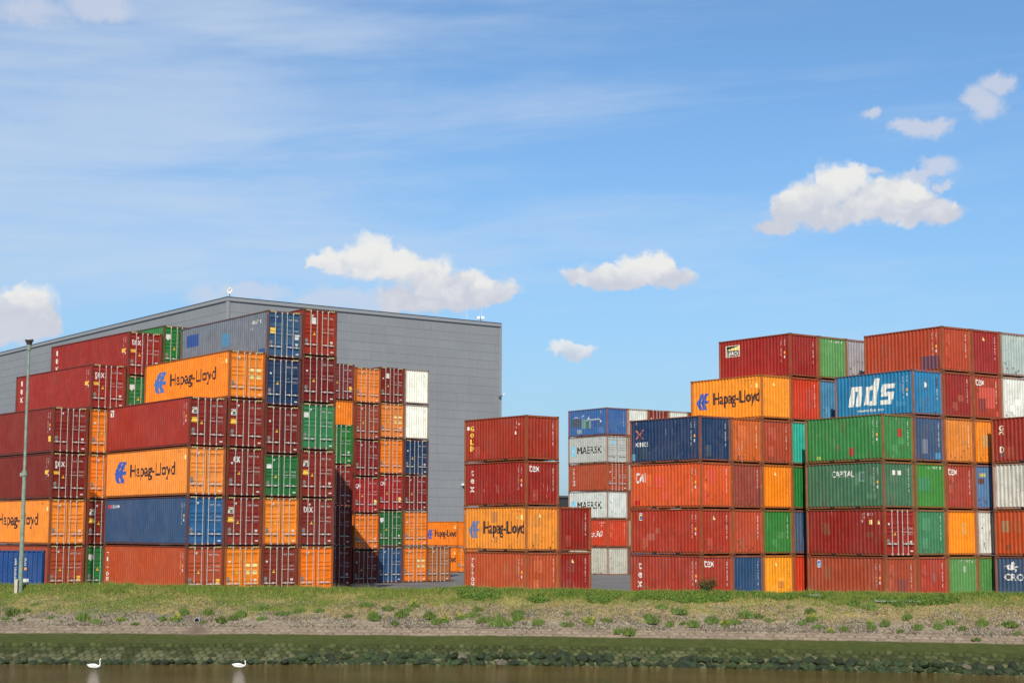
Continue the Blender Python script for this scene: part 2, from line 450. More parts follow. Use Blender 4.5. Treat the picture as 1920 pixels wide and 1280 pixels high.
class Decal:
    """2-D shapes in face coordinates (s to the right as seen from outside, z up)"""
    def __init__(s): s.items = []
    def poly(s, pts, m, lay=0): s.items.append((list(pts), [tuple(range(len(pts)))], m, lay)); return s
    def rect(s, x0, x1, z0, z1, m, lay=0): return s.poly([(x0, z0), (x1, z0), (x1, z1), (x0, z1)], m, lay)
    def disc(s, x, z, r, m, lay=0, n=14, ry=None):
        ry = ry or r
        return s.poly([(x+r*math.cos(2*math.pi*i/n), z+ry*math.sin(2*math.pi*i/n)) for i in range(n)], m, lay)
    def text(s, t, x0, x1, z0, z1, m, lay=0, bold=.0, shear=0., vertical=False, gap=1.12):
        v, f = fit(font_mesh(t, 0, shear, vertical, gap), x0, x1, z0, z1)
        hgt = (x1-x0) if vertical else (z1-z0)
        b = bold*hgt*(.8 if vertical else 1.)      # heavier strokes: shifted repeats, each a hair above the last
        offs = [(-b, 0)] if not b else [(-b, 0), (b, 0), (0, -b*.7), (0, b*.7)]
        if not b: offs = [(0, 0)]
        for i, (ox, oz) in enumerate(offs): s.items.append(([(x+ox, z+oz) for x, z in v], f, m, lay+.15*i))
        return s
    def stroke(s, pts, w, m, lay=0):
        for (a, b), (c, d) in zip(pts, pts[1:]):
            l = math.hypot(c-a, d-b) or 1; nx, ny = -(d-b)/l*w/2, (c-a)/l*w/2
            s.poly([(a+nx, b+ny), (a-nx, b-ny), (c-nx, d-ny), (c+nx, d+ny)], m, lay)
        return s
    def build(s, face, L, H, name='marking'):
        V, F, MI, mats = [], [], [], []
        for v, f, m, lay in s.items:
            if m not in mats: mats.append(m)
            bm = bmesh.new(); bv = [bm.verts.new((x, z, 0)) for x, z in v]
            for q in f:
                try: bm.faces.new([bv[i] for i in q])
                except ValueError: pass
            lo, hi = min(p[0] for p in v), max(p[0] for p in v)
            if face == 'side': cuts = [(L-q, 0) for q in corr_points(.13, L-.13, PITCH, .18)]
            elif face == 'end': cuts = [(q, 0) for q in corr_points(.13, CW-.13, EP, .175)]
            else: cuts = [(z, 1) for z, _ in door_folds(H)]; lo, hi = min(p[1] for p in v), max(p[1] for p in v)
            for q, ax in cuts:
                if lo < q < hi:
                    n = (1, 0, 0) if ax == 0 else (0, 1, 0); co = (q, 0, 0) if ax == 0 else (0, q, 0)
                    bmesh.ops.bisect_plane(bm, geom=bm.verts[:]+bm.edges[:]+bm.faces[:], plane_co=co, plane_no=n, dist=1e-5)
            bm.verts.ensure_lookup_table(); b = len(V)
            for p in bm.verts:
                x, z = p.co.x, p.co.y; o = .0045+.0025*lay
                if face == 'side': V.append((side_depth(L-x)-o, L-x, z))
                elif face == 'end': V.append((x, end_depth(x)-o, z))
                else: V.append((x, door_depth(z, H)-o, z))
            for q in bm.faces: F.append(tuple(b+p.index for p in q.verts)); MI.append(mats.index(m))
            bm.free()
        me = bpy.data.meshes.new(name); me.from_pydata(V, [], F)
        for m in mats: me.materials.append(m)
        me.polygons.foreach_set('material_index', MI); me.update(); return me

def glyphs(d, x, z, n, w, h, m, vertical=False, skip=(), rnd=None):
    """a run of small stencilled characters too small to read"""
    rr = random.Random(rnd if rnd is not None else int(x*100+z*37+n))
    for i in range(n):
        if i in skip: continue
        a, b = (x, z-i*h*1.28) if vertical else (x+i*w*1.28, z)
        k = rr.random(); t = .24
        d.rect(a, a+w*t, b, b+h, m); 
        if k > .25: d.rect(a+w*t, a+w, b+h*.78, b+h, m)
        if k > .5: d.rect(a+w*(1-t), a+w, b, b+h*.78, m)
        if k < .8: d.rect(a+w*t, a+w*(1-t), b, b+h*.22, m)
        if k < .6: d.rect(a+w*t, a+w*(1-t), b+h*.42, b+h*.6, m)
def side_codes(H, L, m=None, v=0):
    m = m or M_WHITE; d = Decal(); s = L-.80
    glyphs(d, s, H-.42, 14, .085, .075, m, True, (4, 11), v)
    glyphs(d, s+.30, H-.42, 5, .07, .06, m, True, (), v+1)
    d.rect(s+.28, s+.37, H-1.22, H-1.06, M_AMBER); d.rect(s+.29, s+.36, H-1.48, H-1.32, M_WHITE)
    return d
def hl_side(d, L, H, EM=None):
    EM = EM or M_BLUE
    if L > 7: e0, e1, t0, t1 = 1.45, 3.35, 3.95, 10.35
    else: e0, e1, t0, t1 = .50, 1.55, 1.98, 5.85
    c, h0, h1 = e0, H*.32, H*.78
    if L < 7: h0, h1 = H*.30, H*.68
    def q(x, z): return (e0+(e1-e0)*x, h0+(h1-h0)*z)
    # arrow-like emblem: two leaning bars over two mirrored ones with a small notch
    d.poly([q(.0, .46), q(.38, 1.), q(.66, 1.), q(.30, .46)], EM)
    d.poly([q(.0, .46), q(.30, .46), q(.48, .0), q(.20, .0)], EM)
    d.poly([q(.34, .46), q(.70, 1.), q(1., 1.), q(.70, .55), q(.68, .46)], EM)
    d.poly([q(.34, .46), q(.68, .46), q(.66, .34), q(.88, .0), q(.56, .0)], EM)
    d.poly([q(.26, .40), q(.40, .40), q(.40, .53), q(.26, .53)], EM, 1)
    d.poly([q(.64, .38), q(.92, .38), q(1., .54), q(.68, .56)], EM, 1)
    hh = H*.345 if L > 7 else H*.36
    z0 = H*.355 if L > 7 else H*.31
    d.text('Hapag-Lloyd', t0, t1, z0, z0+hh, M_BLACK, 0, .030)
    s = L-1.9 if L > 7 else L-1.55
    glyphs(d, s, H-.34, 9, .10, .09, M_BROWN); glyphs(d, s, H-.52, 2, .10, .09, M_BROWN)
    d.poly([(L-.98, H-.72), (L-.82, H-.72), (L-.85, H-.52)], M_PALEY); d.rect(L-.52, L-.38, H-.76, H-.5, M_PALEY)
def leaf_logo(d, x, z, w, h):
    d.rect(x, x+w, z, z+h, M_WHITE); m = w*.13
    d.rect(x+m, x+w-m, z+m, z+h-m, M_NAVY, 1)
    d.poly([(x+m, z+h*.55), (x+w*.45, z+h*.8), (x+w-m, z+h*.82), (x+w*.8, z+h*.66), (x+w*.4, z+h*.58), (x+w*.3, z+m), (x+m, z+m)], M_PALEY, 2)
    d.poly([(x+w*.38, z+h*.28), (x+w*.8, z+h*.5), (x+w*.6, z+h*.30)], M_SKYB, 2)
def door_base(d, H, style, v=0):
    """data lettering and stickers common to door ends"""
    T = M_BROWN if style == 'hl' else M_WHITE
    rr = random.Random(v); H0 = H
    if style == 'hl':
        d.text('Hapag-Lloyd', .27, 1.12, H-.60, H-.45, M_BROWN, 0, .01)
        d.rect(.22, .42, H*.38, H*.43, M_BROWN) if v % 2 else None
    glyphs(d, 1.42, H-.56, 4, .07, .11, T, rnd=v); glyphs(d, 1.86, H-.56, 6, .07, .11, T, rnd=v+1); glyphs(d, 2.26, H-.56, 1, .06, .11, T)
    glyphs(d, 1.90, H-.74, 4, .06, .10, T, rnd=v+2)
    if style == 'hlp':
        pass
    rows = [H*.62, H*.57, H*.505, H*.455, H*.40]
    for i, z in enumerate(rows):
        if style == 'hl' and v % 3 == 2: break
        glyphs(d, 1.46, z, 4-(i % 2), .055, .055, T, rnd=v+i); glyphs(d, 1.90, z, 5, .055, .055, T, rnd=v+9+i)
        glyphs(d, 1.90, z-.085, 5, .055, .05, T, rnd=v+20+i)
    if v % 4 != 3: d.poly([(.74, H*.45), (.95, H*.45), (.845, H*.515)], M_YELLOW)
    d.rect(.20, .40, H*.255, H*.37, M_GREY)
    d.rect(2.02, 2.22, .26, .33, M_WHITE)
    if v % 2: d.disc(.70, H*.86, .07, M_WHITE)
    else: d.rect(.30, .42, H*.66, H*.70, M_WHITE)
    if v % 3 == 1: d.rect(1.56, 1.76, H*.535, H*.56, M_RED, 1)
    if v % 3 == 2: d.rect(1.98, 2.16, H*.28, H*.33, M_WHITE)

def build_proto():
    pass
M_RUSTSPOT = mark_material('rust_spot', (.10, .040, .022), .85)
def touch_up(face, L, H, v):
    """rolled-on patches of slightly different paint"""
    rr = random.Random(v*7+3); d = Decal(); Wd = L-.5 if face == 'side' else CW-.5
    for i in range(rr.choice((1, 2, 2, 3)) if face == 'side' else rr.choice((1, 1, 2))):
        w, h = rr.uniform(.25, .9 if face == 'side' else .6), rr.uniform(.2, .8); x = rr.uniform(.3, Wd-w); z = rr.uniform(.22, H-.35-h)
        if face == 'end': x = min(x, 1.9-w)
        d.poly([(x, z), (x+w, z+rr.uniform(-.04, .04)), (x+w, z+h), (x+w*.45, z+h+rr.uniform(-.08, .08)), (x, z+h)], M_PAINT, -1)
        if rr.random() < .5: d.rect(x+w*.3, x+w*1.2 if x+w*1.2 < Wd else x+w, z-h*.25 if z-h*.25 > .2 else z, z+h*.3, M_PAINT, -.7)
    return d
def rust_marks(face, L, H, v, n):
    rr = random.Random(v*13+1); d = Decal(); Wd = L if face == 'side' else CW
    for i in range(n):
        x = rr.uniform(.2, Wd-.2); low = rr.random() < .45
        z = rr.uniform(.20, .6) if low else rr.uniform(.3, H-.3); r_ = rr.uniform(.012, .04); dr = rr.uniform(.02, .22)*(1 if rr.random() < .5 else .3)
        d.poly([(x-r_, z), (x-r_*.4, z-dr), (x+r_*.3, z-dr*1.1), (x+r_, z-r_*.4), (x+r_*.6, z+r_), (x-r_*.5, z+r_*.9)], M_RUSTSPOT, .5)
    return d
FINISH = {}
def container(loc, rz, L, H, color, label, front='E', dirt=.5, frame=None, door_color=None, marks_front=None, marks_side=None, name='shipping_container'):
    r = empty(name, loc, rz)
    tag(r, label, 'container', 'shipping containers stacked in the container yard')
    cb = (*color, dirt)
    if frame is None: fc = tuple(c*.80 for c in color)
    else: fc = frame
    fcb = (*fc, min(1., dirt+.25))
    def part(nm, key, fn, col, parent=r, loc=None, rot=None):
        me = cached(key, fn); o = bpy.data.objects.new(nm, me); COL.objects.link(o); o.parent = parent; o.color = col
        if loc: o.location = loc
        if rot: o.rotation_euler = (0, 0, rot)
        return o
    part('side_panel', ('side', L, H), lambda: m_side(L, H), cb)
    part('side_panel', ('side', L, H), None, cb, loc=(CW, L, 0), rot=math.pi)
    part('roof_panel', ('roof', L, H), lambda: m_roof(L, H), cb)
    part('floor', ('floor', L), lambda: m_floor(L), cb)
    for (x, y, ro, near, fl) in ((0, 0, 0, 1, 1), (CW, 0, 0, 1, -1), (0, L, 0, 0, 1), (CW, L, 0, 0, -1)):
        p = part('corner_post', ('post', H, 1), lambda: m_post(H, True), fcb, loc=(x, y, 0))
        p.scale = (fl, 1 if near else -1, 1)
        cz = tuple(c*.6+.4*q for c, q in zip(fc, (.13, .055, .032)))
        for z in (0, H-.118):
            c = part('corner_casting', ('cast',), lambda: m_cast(True), (*cz, 1.), parent=p, loc=(0, 0, z))
    part('top_rail', ('tr', L), lambda: m_toprail(L), fcb, loc=(0, 0, H)); part('top_rail', ('tr', L), None, fcb, loc=(CW, L, H), rot=math.pi)
    part('bottom_rail', ('br', L), lambda: m_botrail(L), fcb); part('bottom_rail', ('br', L), None, fcb, loc=(CW, L, 0), rot=math.pi)
    part('bottom_sill', ('sill', H), lambda: m_sill(H), fcb); part('bottom_sill', ('sill', H), None, fcb, loc=(CW, L, 0), rot=math.pi)
    hd = .115
    part('header', ('hd', .115), lambda: m_header(.115), fcb, loc=(0, 0, H)); part('header', ('hd', .115), None, fcb, loc=(CW, L, H), rot=math.pi)
    part('end_panel', ('end', H), lambda: m_end(H), cb, loc=(CW, L, 0), rot=math.pi)
    if front == 'E':
        part('end_panel', ('end', H), None, cb)
    else:
        dc = (*(door_color or color), dirt*.7)
        for right in (0, 1):
            d = part('door', ('door', H, right), lambda: m_door(H, right), dc)
            for k in (0, 1):
                b = part('locking_bar', ('bar', H), lambda: m_bar(H), (1, 1, 1, 1), parent=d, loc=(BARX[right*2+k], 0, 0))
                sg = -1 if not right else 1
                if right == 0 and k == 1: sg = -1
                h = part('door_handle', ('handle', sg), lambda: m_handle(sg), (1, 1, 1, 1), parent=d, loc=(BARX[right*2+k], 0, 0))
        if H > 2.7:
            for q in (0, 1): part('hazard_marking', ('haz', q), lambda: m_hazard(q), (1, 1, 1, 1), loc=(0, 0, H))
    fk = 'end' if front == 'E' else 'door'
    if dirt >= .45 and front == 'E' or dirt >= .7:
        q = random.Random(int(loc[0]*53+loc[1]*17+loc[2]*29)); v = q.randrange(5)
        def vary(c): k_ = q.choice((.78, .86, 1.1, 1.2)); g_ = q.uniform(-.05, .05); return (c[0]*k_+.02, c[1]*k_+.02+max(0, g_)*.4, c[2]*k_+.015, dirt)
        fk_ = 'end' if front == 'E' else 'door'
        if q.random() < .8: part('repaint_patch', ('tu', 'side', L, H, v), lambda: touch_up('side', L, H, v).build('side', L, H, 'repaint_patch'), vary(color))
        if fk_ == 'end' and q.random() < .7: part('repaint_patch', ('tu', 'end', H, v), lambda: touch_up('end', L, H, v).build('end', L, H, 'repaint_patch'), vary(color))
        n_ = 22 if dirt < .9 else 46
        part('rust_marks', ('rm', 'side', L, H, v, n_), lambda: rust_marks('side', L, H, v, n_).build('side', L, H, 'rust_marks'), (1, 1, 1, 1))
        if fk_ == 'end': part('rust_marks', ('rm', 'end', H, v, n_), lambda: rust_marks('end', L, H, v, n_//2+4).build('end', L, H, 'rust_marks'), (1, 1, 1, 1))
    for nm, key, fn in (marks_front or []):
        part(nm, ('mf', fk, H, key), lambda: fn(Decal()).build(fk, L, H, nm), (1, 1, 1, 1))
    for nm, key, fn in (marks_side or []):
        part(nm, ('ms', L, H, key), lambda: fn(Decal()).build('side', L, H, nm), (1, 1, 1, 1))
    return r

# ------------------------------------------------------------------ ground, bank, water
WZ = -2.65
RISE = 3.27
def yw(x): return 82.5-.0068*np.maximum(0, x+4)**2*np.where(x < 30, 1, 0)-np.where(x < 30, 0, 7.86+.4*(x-30))-.03*np.maximum(0, -x-8)
def yc(x): return 91.0-.15*x
def ground_z(x, y):
    k = min(max((4-x)/10, 0), 1); return -.0068*max(0, min(y, 134)-105)*k
def vnoise(x, y, seed=0):
    """cheap smooth value noise on numpy arrays"""
    rs = np.random.default_rng(seed); T = rs.random((256, 256))
    xi, yi = np.floor(x).astype(int), np.floor(y).astype(int); fx, fy = x-xi, y-yi
    fx, fy = fx*fx*(3-2*fx), fy*fy*(3-2*fy)
    a, b = T[xi % 256, yi % 256], T[(xi+1) % 256, yi % 256]; c, d = T[xi % 256, (yi+1) % 256], T[(xi+1) % 256, (yi+1) % 256]
    return (a*(1-fx)+b*fx)*(1-fy)+(c*(1-fx)+d*fx)*fy
def fbm(x, y, seed=0, o=4):
    s = 0; a = 1; t = 0
    for i in range(o): s = s+a*vnoise(x*2**i+17*i, y*2**i+31*i, seed+i); t += a; a *= .5
    return s/t
def bank_profile(t, x, y):
    """height above the datum for t=0 (waterline) .. 1 (crest) and beyond"""
    t = np.asarray(t, float)
    z = WZ+RISE*np.clip(t, -1, 1)
    z = np.where(t > 1, WZ+RISE-(t-1)*2.6, z)
    z = z-.10*np.clip((.222-t)/.02, 0, 1)      # ledge below the smooth band
    g = np.clip((t-.55)/.2, 0, 1)*np.clip((1.25-t)/.2, 0, 1)
    z = z+g*(fbm(x*.35, y*.9, 3)-.5)*.30+g*(fbm(x*2.2, y*2.6, 5)-.5)*.10
    return z
def bank_z(x, y):
    t = (y-yw(x))/(yc(x)-yw(x)); return float(bank_profile(t, np.array(x), np.array(y)))
def set_attr(me, cols):
    ca = me.color_attributes.new('col', 'FLOAT_COLOR', 'POINT')
    a = np.ones((len(me.vertices), 4), 'f'); a[:, :3] = cols; ca.data.foreach_set('color', a.ravel())
def grid_mesh(name, X, Y, Z, cols=None, smooth=True):
    n, m = X.shape; me = bpy.data.meshes.new(name)
    v = np.stack([X, Y, Z], -1).reshape(-1, 3)
    i = np.arange(n*m).reshape(n, m); q = np.stack([i[:-1, :-1], i[1:, :-1], i[1:, 1:], i[:-1, 1:]], -1).reshape(-1, 4)
    me.vertices.add(len(v)); me.vertices.foreach_set('co', v.astype('f').ravel())
    me.loops.add(q.size); me.loops.foreach_set('vertex_index', q.astype('i').ravel())
    me.polygons.add(len(q)); me.polygons.foreach_set('loop_start', np.arange(0, q.size, 4, dtype='i')); me.polygons.foreach_set('loop_total', np.full(len(q), 4, 'i'))
    me.update(); me.validate()
    if smooth: me.polygons.foreach_set('use_smooth', [True]*len(me.polygons))
    if cols is not None: set_attr(me, cols.reshape(-1, 3))
    return me
def attr_material(name, rough=.85, spec=.3, bump=0., bscale=20., var=.25, transl=0.):
    m, t, b = mat(name)
    a = t.new('ShaderNodeAttribute', attribute_name='col')
    tc = t.new('ShaderNodeTexCoord').outputs['Object']
    k = t.ramp(t.noise(tc, bscale, 5, .65), .25, .75, 1-var, 1+var)
    c = t.mix(1., a.outputs['Color'], t.comb(k, k, k), 'MULTIPLY'); t.l.new(c, b.inputs['Base Color'])
    b.inputs['Roughness'].default_value = rough; b.inputs['Specular IOR Level'].default_value = spec
    if bump:
        bp = t.new('ShaderNodeBump'); bp.inputs['Strength'].default_value = .8; bp.inputs['Distance'].default_value = bump
        t.l.new(t.noise(tc, bscale*.8, 6, .7), bp.inputs['Height']); t.l.new(bp.outputs[0], b.inputs['Normal'])
    return m
def lerp(a, b, k): return a+(b-a)*np.clip(k, 0, 1)[..., None]
def cells(X, T, sx, st, jit, seed):
    """hexagonal stone cells: returns edge distance (0 at joints) and a random number per stone"""
    rs = np.random.default_rng(seed); J = rs.random((64, 512, 3))
    r = np.floor(T/st).astype(int); best = np.full(X.shape, 9.); sec = np.full(X.shape, 9.); rnd = np.zeros(X.shape)
    for dr in (-1, 0, 1):
        rr = r+dr; off = (rr % 2)*.5
        c = np.floor(X/sx-off).astype(int)
        for dc in (-1, 0, 1):
            cc = c+dc; j = J[rr % 64, cc % 512]
            cx = (cc+.5+off+(j[..., 0]-.5)*jit)*sx; cy = (rr+.5+(j[..., 1]-.5)*jit)*st
            d = np.hypot((X-cx)/sx, (T-cy)/st*.9)
            new = d < best; sec = np.where(new, best, np.minimum(sec, d)); rnd = np.where(new, j[..., 2], rnd); best = np.minimum(best, d)
    return sec-best, rnd
PIPE_X = -16.6
def build_bank():
    xs = np.arange(-31, 31.01, .075)
    xs = np.concatenate([np.linspace(-240, -31.5, 60), xs, np.linspace(31.5, 240, 60)])
    ts = np.concatenate([np.linspace(-.6, -.04, 8), np.arange(-.02, .60, .0055), np.arange(.60, 1.06, .010), np.linspace(1.07, 1.26, 12)])
    X, T = np.meshgrid(xs, ts, indexing='ij'); D = yc(X)-yw(X); Y = yw(X)+T*D
    Z = bank_profile(T, X, Y)
    S = T*10.5                                     # metres up the slope
    wob = (fbm(X*.5, X*0, 40)-.5)*.012
    n1 = fbm(X*1.2, Y*1.2, 11); n2 = fbm(X*4, Y*4, 12); n3 = fbm(X*.25, Y*.4, 13); n4 = fbm(X*9, Y*9, 14); n5 = fbm(X*7, Y*11, 15, 2)
    eL, rL = cells(X, S, .36, .42, .34, 1); eT, rT = cells(X, S, .39, .42, .10, 2)
    low = (T < .226+wob); 
    st_ = np.clip(eL/.30, 0, 1); Z = Z+np.where(low & (T > -.05), .11*st_**.6+.05*(rL-.5), 0)
    tn = (T > .362) & (T < .60); sT = np.clip(eT/.20, 0, 1); Z = Z+np.where(tn, .035*sT, .03)
    Z = Z+np.where((T > .52) & (T < .9), (n4-.5)*.10, 0)
    c = np.zeros(X.shape+(3,))
    stone = np.array([.150, .150, .070]); mossy = np.array([.080, .094, .026]); joint = np.array([.012, .015, .007])
    k = np.clip((n1-.5)*.9+(.15-T)*7+(rL-.4)*.8+.12, 0, 1)
    lowc = lerp(np.broadcast_to(mossy, c.shape), stone*np.ones_like(c), k); lowc = lowc*(.48+.42*rL[..., None])
    lowc = lerp(np.broadcast_to(joint, c.shape), lowc, st_*1.4)
    algae = np.array([.052, .066, .014]); algae2 = np.array([.082, .084, .024])
    alg = lerp(np.broadcast_to(algae, c.shape), np.broadcast_to(algae2, c.shape), (n2-.35)*1.6+(T-.30)*2)
    alg = alg*(.86+.28*n4[..., None])
    tan = np.array([.27, .205, .140]); grey = np.array([.27, .22, .155]); dj = np.array([.075, .058, .042])
    tc_ = np.broadcast_to(tan, c.shape)*(.85+.3*rT[..., None])*(.82+.36*n2[..., None])
    tc_ = lerp(np.broadcast_to(dj, c.shape), tc_, sT*1.1+.1)
    tc_ = lerp(tc_, np.broadcast_to(grey, c.shape)*(.55+.9*n4[..., None]), (T-.475+(n1-.5)*.16)/.09)
    soil = np.array([.27, .205, .105]); dryg = np.array([.33, .265, .10]); green = np.array([.085, .125, .028]); dk = np.array([.13, .115, .105])
    gr = np.broadcast_to(grey, c.shape)*(.30+1.35*n5[..., None])
    gr = lerp(gr, np.broadcast_to(dk, c.shape)*(.6+.8*n4[..., None]), (fbm(X*.6, Y*1.5, 21)-.5)*6)
    up = lerp(gr, np.broadcast_to(soil, c.shape)*(.55+.9*n5[..., None]), (T-.60+(n1-.5)*.40)/.12)
    up = lerp(up, np.broadcast_to(dryg, c.shape)*(.7+.6*n4[..., None]), (n3-.42)*3*np.clip((T-.58)*6, 0, 1))
    gl = .62+.22*np.clip((X+14)/16, 0, 1)+(n1-.5)*.22
    up = lerp(up, np.broadcast_to(green, c.shape)*(.7+.6*n2[..., None]), (T-gl)/.10)
    c = np.where(low[..., None], lowc, alg)
    a = np.clip((T-.358-wob*2-(n2-.5)*.02)/.012, 0, 1); c = lerp(c, tc_, a)
    b = np.clip((T-.528+(n1-.5)*.05)/.05, 0, 1); c = lerp(c, up, b)
    # damp fan below the drain pipe
    px, pt = PIPE_X, .56
    fan = np.clip(1-np.abs(X-px-.25)/(.35+1.9*np.clip(pt-T, 0, 1)*4*.5), 0, 1)*np.clip((pt+.02-T)/.05, 0, 1)*np.clip((T-.33)/.05, 0, 1)
    c = lerp(c, np.broadcast_to(np.array([.15, .105, .078]), c.shape), fan*1.3*.8)
    me = grid_mesh('bank', X, Y, Z, c, True)
    me.materials.append(attr_material('bank_surface', .9, .2, .02, 16, .22))
    tag(link('bank', me), kind='structure')
build_bank()

def yard():
    xs = np.concatenate([np.linspace(-900, -60, 12), np.linspace(-55, 60, 60), np.linspace(65, 900, 12)])
    rows = np.concatenate([np.linspace(0, 40, 30), np.linspace(45, 200, 50), np.linspace(230, 2600, 14)])
    X, Rr = np.meshgrid(xs, rows, indexing='ij'); Y = np.clip(yc(X), 60, 120)+1.2+Rr
    gz = np.vectorize(ground_z)(X, Y)
    me = grid_mesh('yard_pavement', X, Y, gz)
    m, t, b = mat('asphalt'); tc = t.new('ShaderNodeTexCoord').outputs['Object']
    n = t.noise(tc, .25, 6, .6); n2 = t.noise(tc, 14, 4, .7)
    c = t.mix(t.ramp(n, .3, .7), (.13, .12, .108, 1), (.19, .175, .16, 1)); k = t.ramp(n2, .2, .8, .8, 1.2)
    t.l.new(t.mix(1., c, t.comb(k, k, k), 'MULTIPLY'), b.inputs['Base Color']); b.inputs['Roughness'].default_value = .85
    me.materials.append(m); tag(link('yard_pavement', me), kind='structure')
yard()

def water():
    xs = np.linspace(-700, 700, 3); ys = np.array([6., 84., 126.])
    X, Y = np.meshgrid(xs, ys, indexing='ij'); me = grid_mesh('water', X, Y, np.full(X.shape, WZ), None, False)
    m, t, b = mat('canal_water'); tc = t.new('ShaderNodeTexCoord').outputs['Object']
    n = t.noise(tc, .12, 4, .6)
    t.l.new(t.mix(t.ramp(n, .3, .7), (.095, .068, .016, 1), (.145, .095, .026, 1)), b.inputs['Base Color'])
    b.inputs['Roughness'].default_value = .06; b.inputs['IOR'].default_value = 1.26
    w1 = t.noise(t.mapping(tc, (.9, 1.6, 1)), 1.0, 3, .6, dist=.3)
    w2 = t.noise(t.mapping(tc, (3.8, 6.5, 1)), 1., 5, .7)
    gust = t.ramp(t.noise(t.mapping(tc, (.07, .10, 1), (4, 2, 0)), 1., 2, .5), .4, .62, .55, 1.25)
    h = t.math('MULTIPLY', t.math('ADD', t.math('MULTIPLY', w1, .9), t.math('MULTIPLY', w2, .7)), gust)
    bp = t.new('ShaderNodeBump'); bp.inputs['Strength'].default_value = 1.; bp.inputs['Distance'].default_value = .28
    t.l.new(h, bp.inputs['Height']); t.l.new(bp.outputs[0], b.inputs['Normal'])
    me.materials.append(m); tag(link('water', me), kind='structure')
    # the near bank the view is taken from
    xs = np.linspace(-700, 700, 40); ys = np.array([-400, -30, -5, 6, 9, 14, 22, 30.]); zs = np.array([2.1, 2.1, 2.1, 2.0, 1.2, -.6, -3.2, -5.])
    X, Y = np.meshgrid(xs, ys, indexing='ij'); Z = np.broadcast_to(zs, X.shape)
    me = grid_mesh('near_bank', X, Y, Z); me.materials.append(simple('near_bank_grass', (.07, .095, .03), .9, 0, .3, 2))
    tag(link('near_bank', me), kind='structure')
water()

# ------------------------------------------------------------------ grass and weeds
M_GRASS = attr_material('grass_blades', .75, .2, 0, 3, .15)
def blades_mesh(name, P, H, Wd, C, lean=.35, rng=RNG):
    n = len(P); ang = rng.random(n)*math.pi*2; la = rng.random(n)*math.pi*2; ll = rng.random(n)*lean*H
    dx, dy = np.cos(ang)*Wd/2, np.sin(ang)*Wd/2
    v = np.zeros((n, 3, 3)); v[:, 0] = P-np.stack([dx, dy, np.full(n, .02)], -1); v[:, 1] = P+np.stack([dx, dy, np.full(n, -.02)], -1)
    v[:, 2] = P+np.stack([np.cos(la)*ll, np.sin(la)*ll, H], -1)
    me = bpy.data.meshes.new(name); me.vertices.add(3*n); me.vertices.foreach_set('co', v.astype('f').ravel())
    me.loops.add(3*n); me.loops.foreach_set('vertex_index', np.arange(3*n, dtype='i'))
    me.polygons.add(n); me.polygons.foreach_set('loop_start', np.arange(0, 3*n, 3, dtype='i')); me.polygons.foreach_set('loop_total', np.full(n, 3, 'i'))
    me.update(); set_attr(me, np.repeat(C, 3, 0)); me.materials.append(M_GRASS); return me
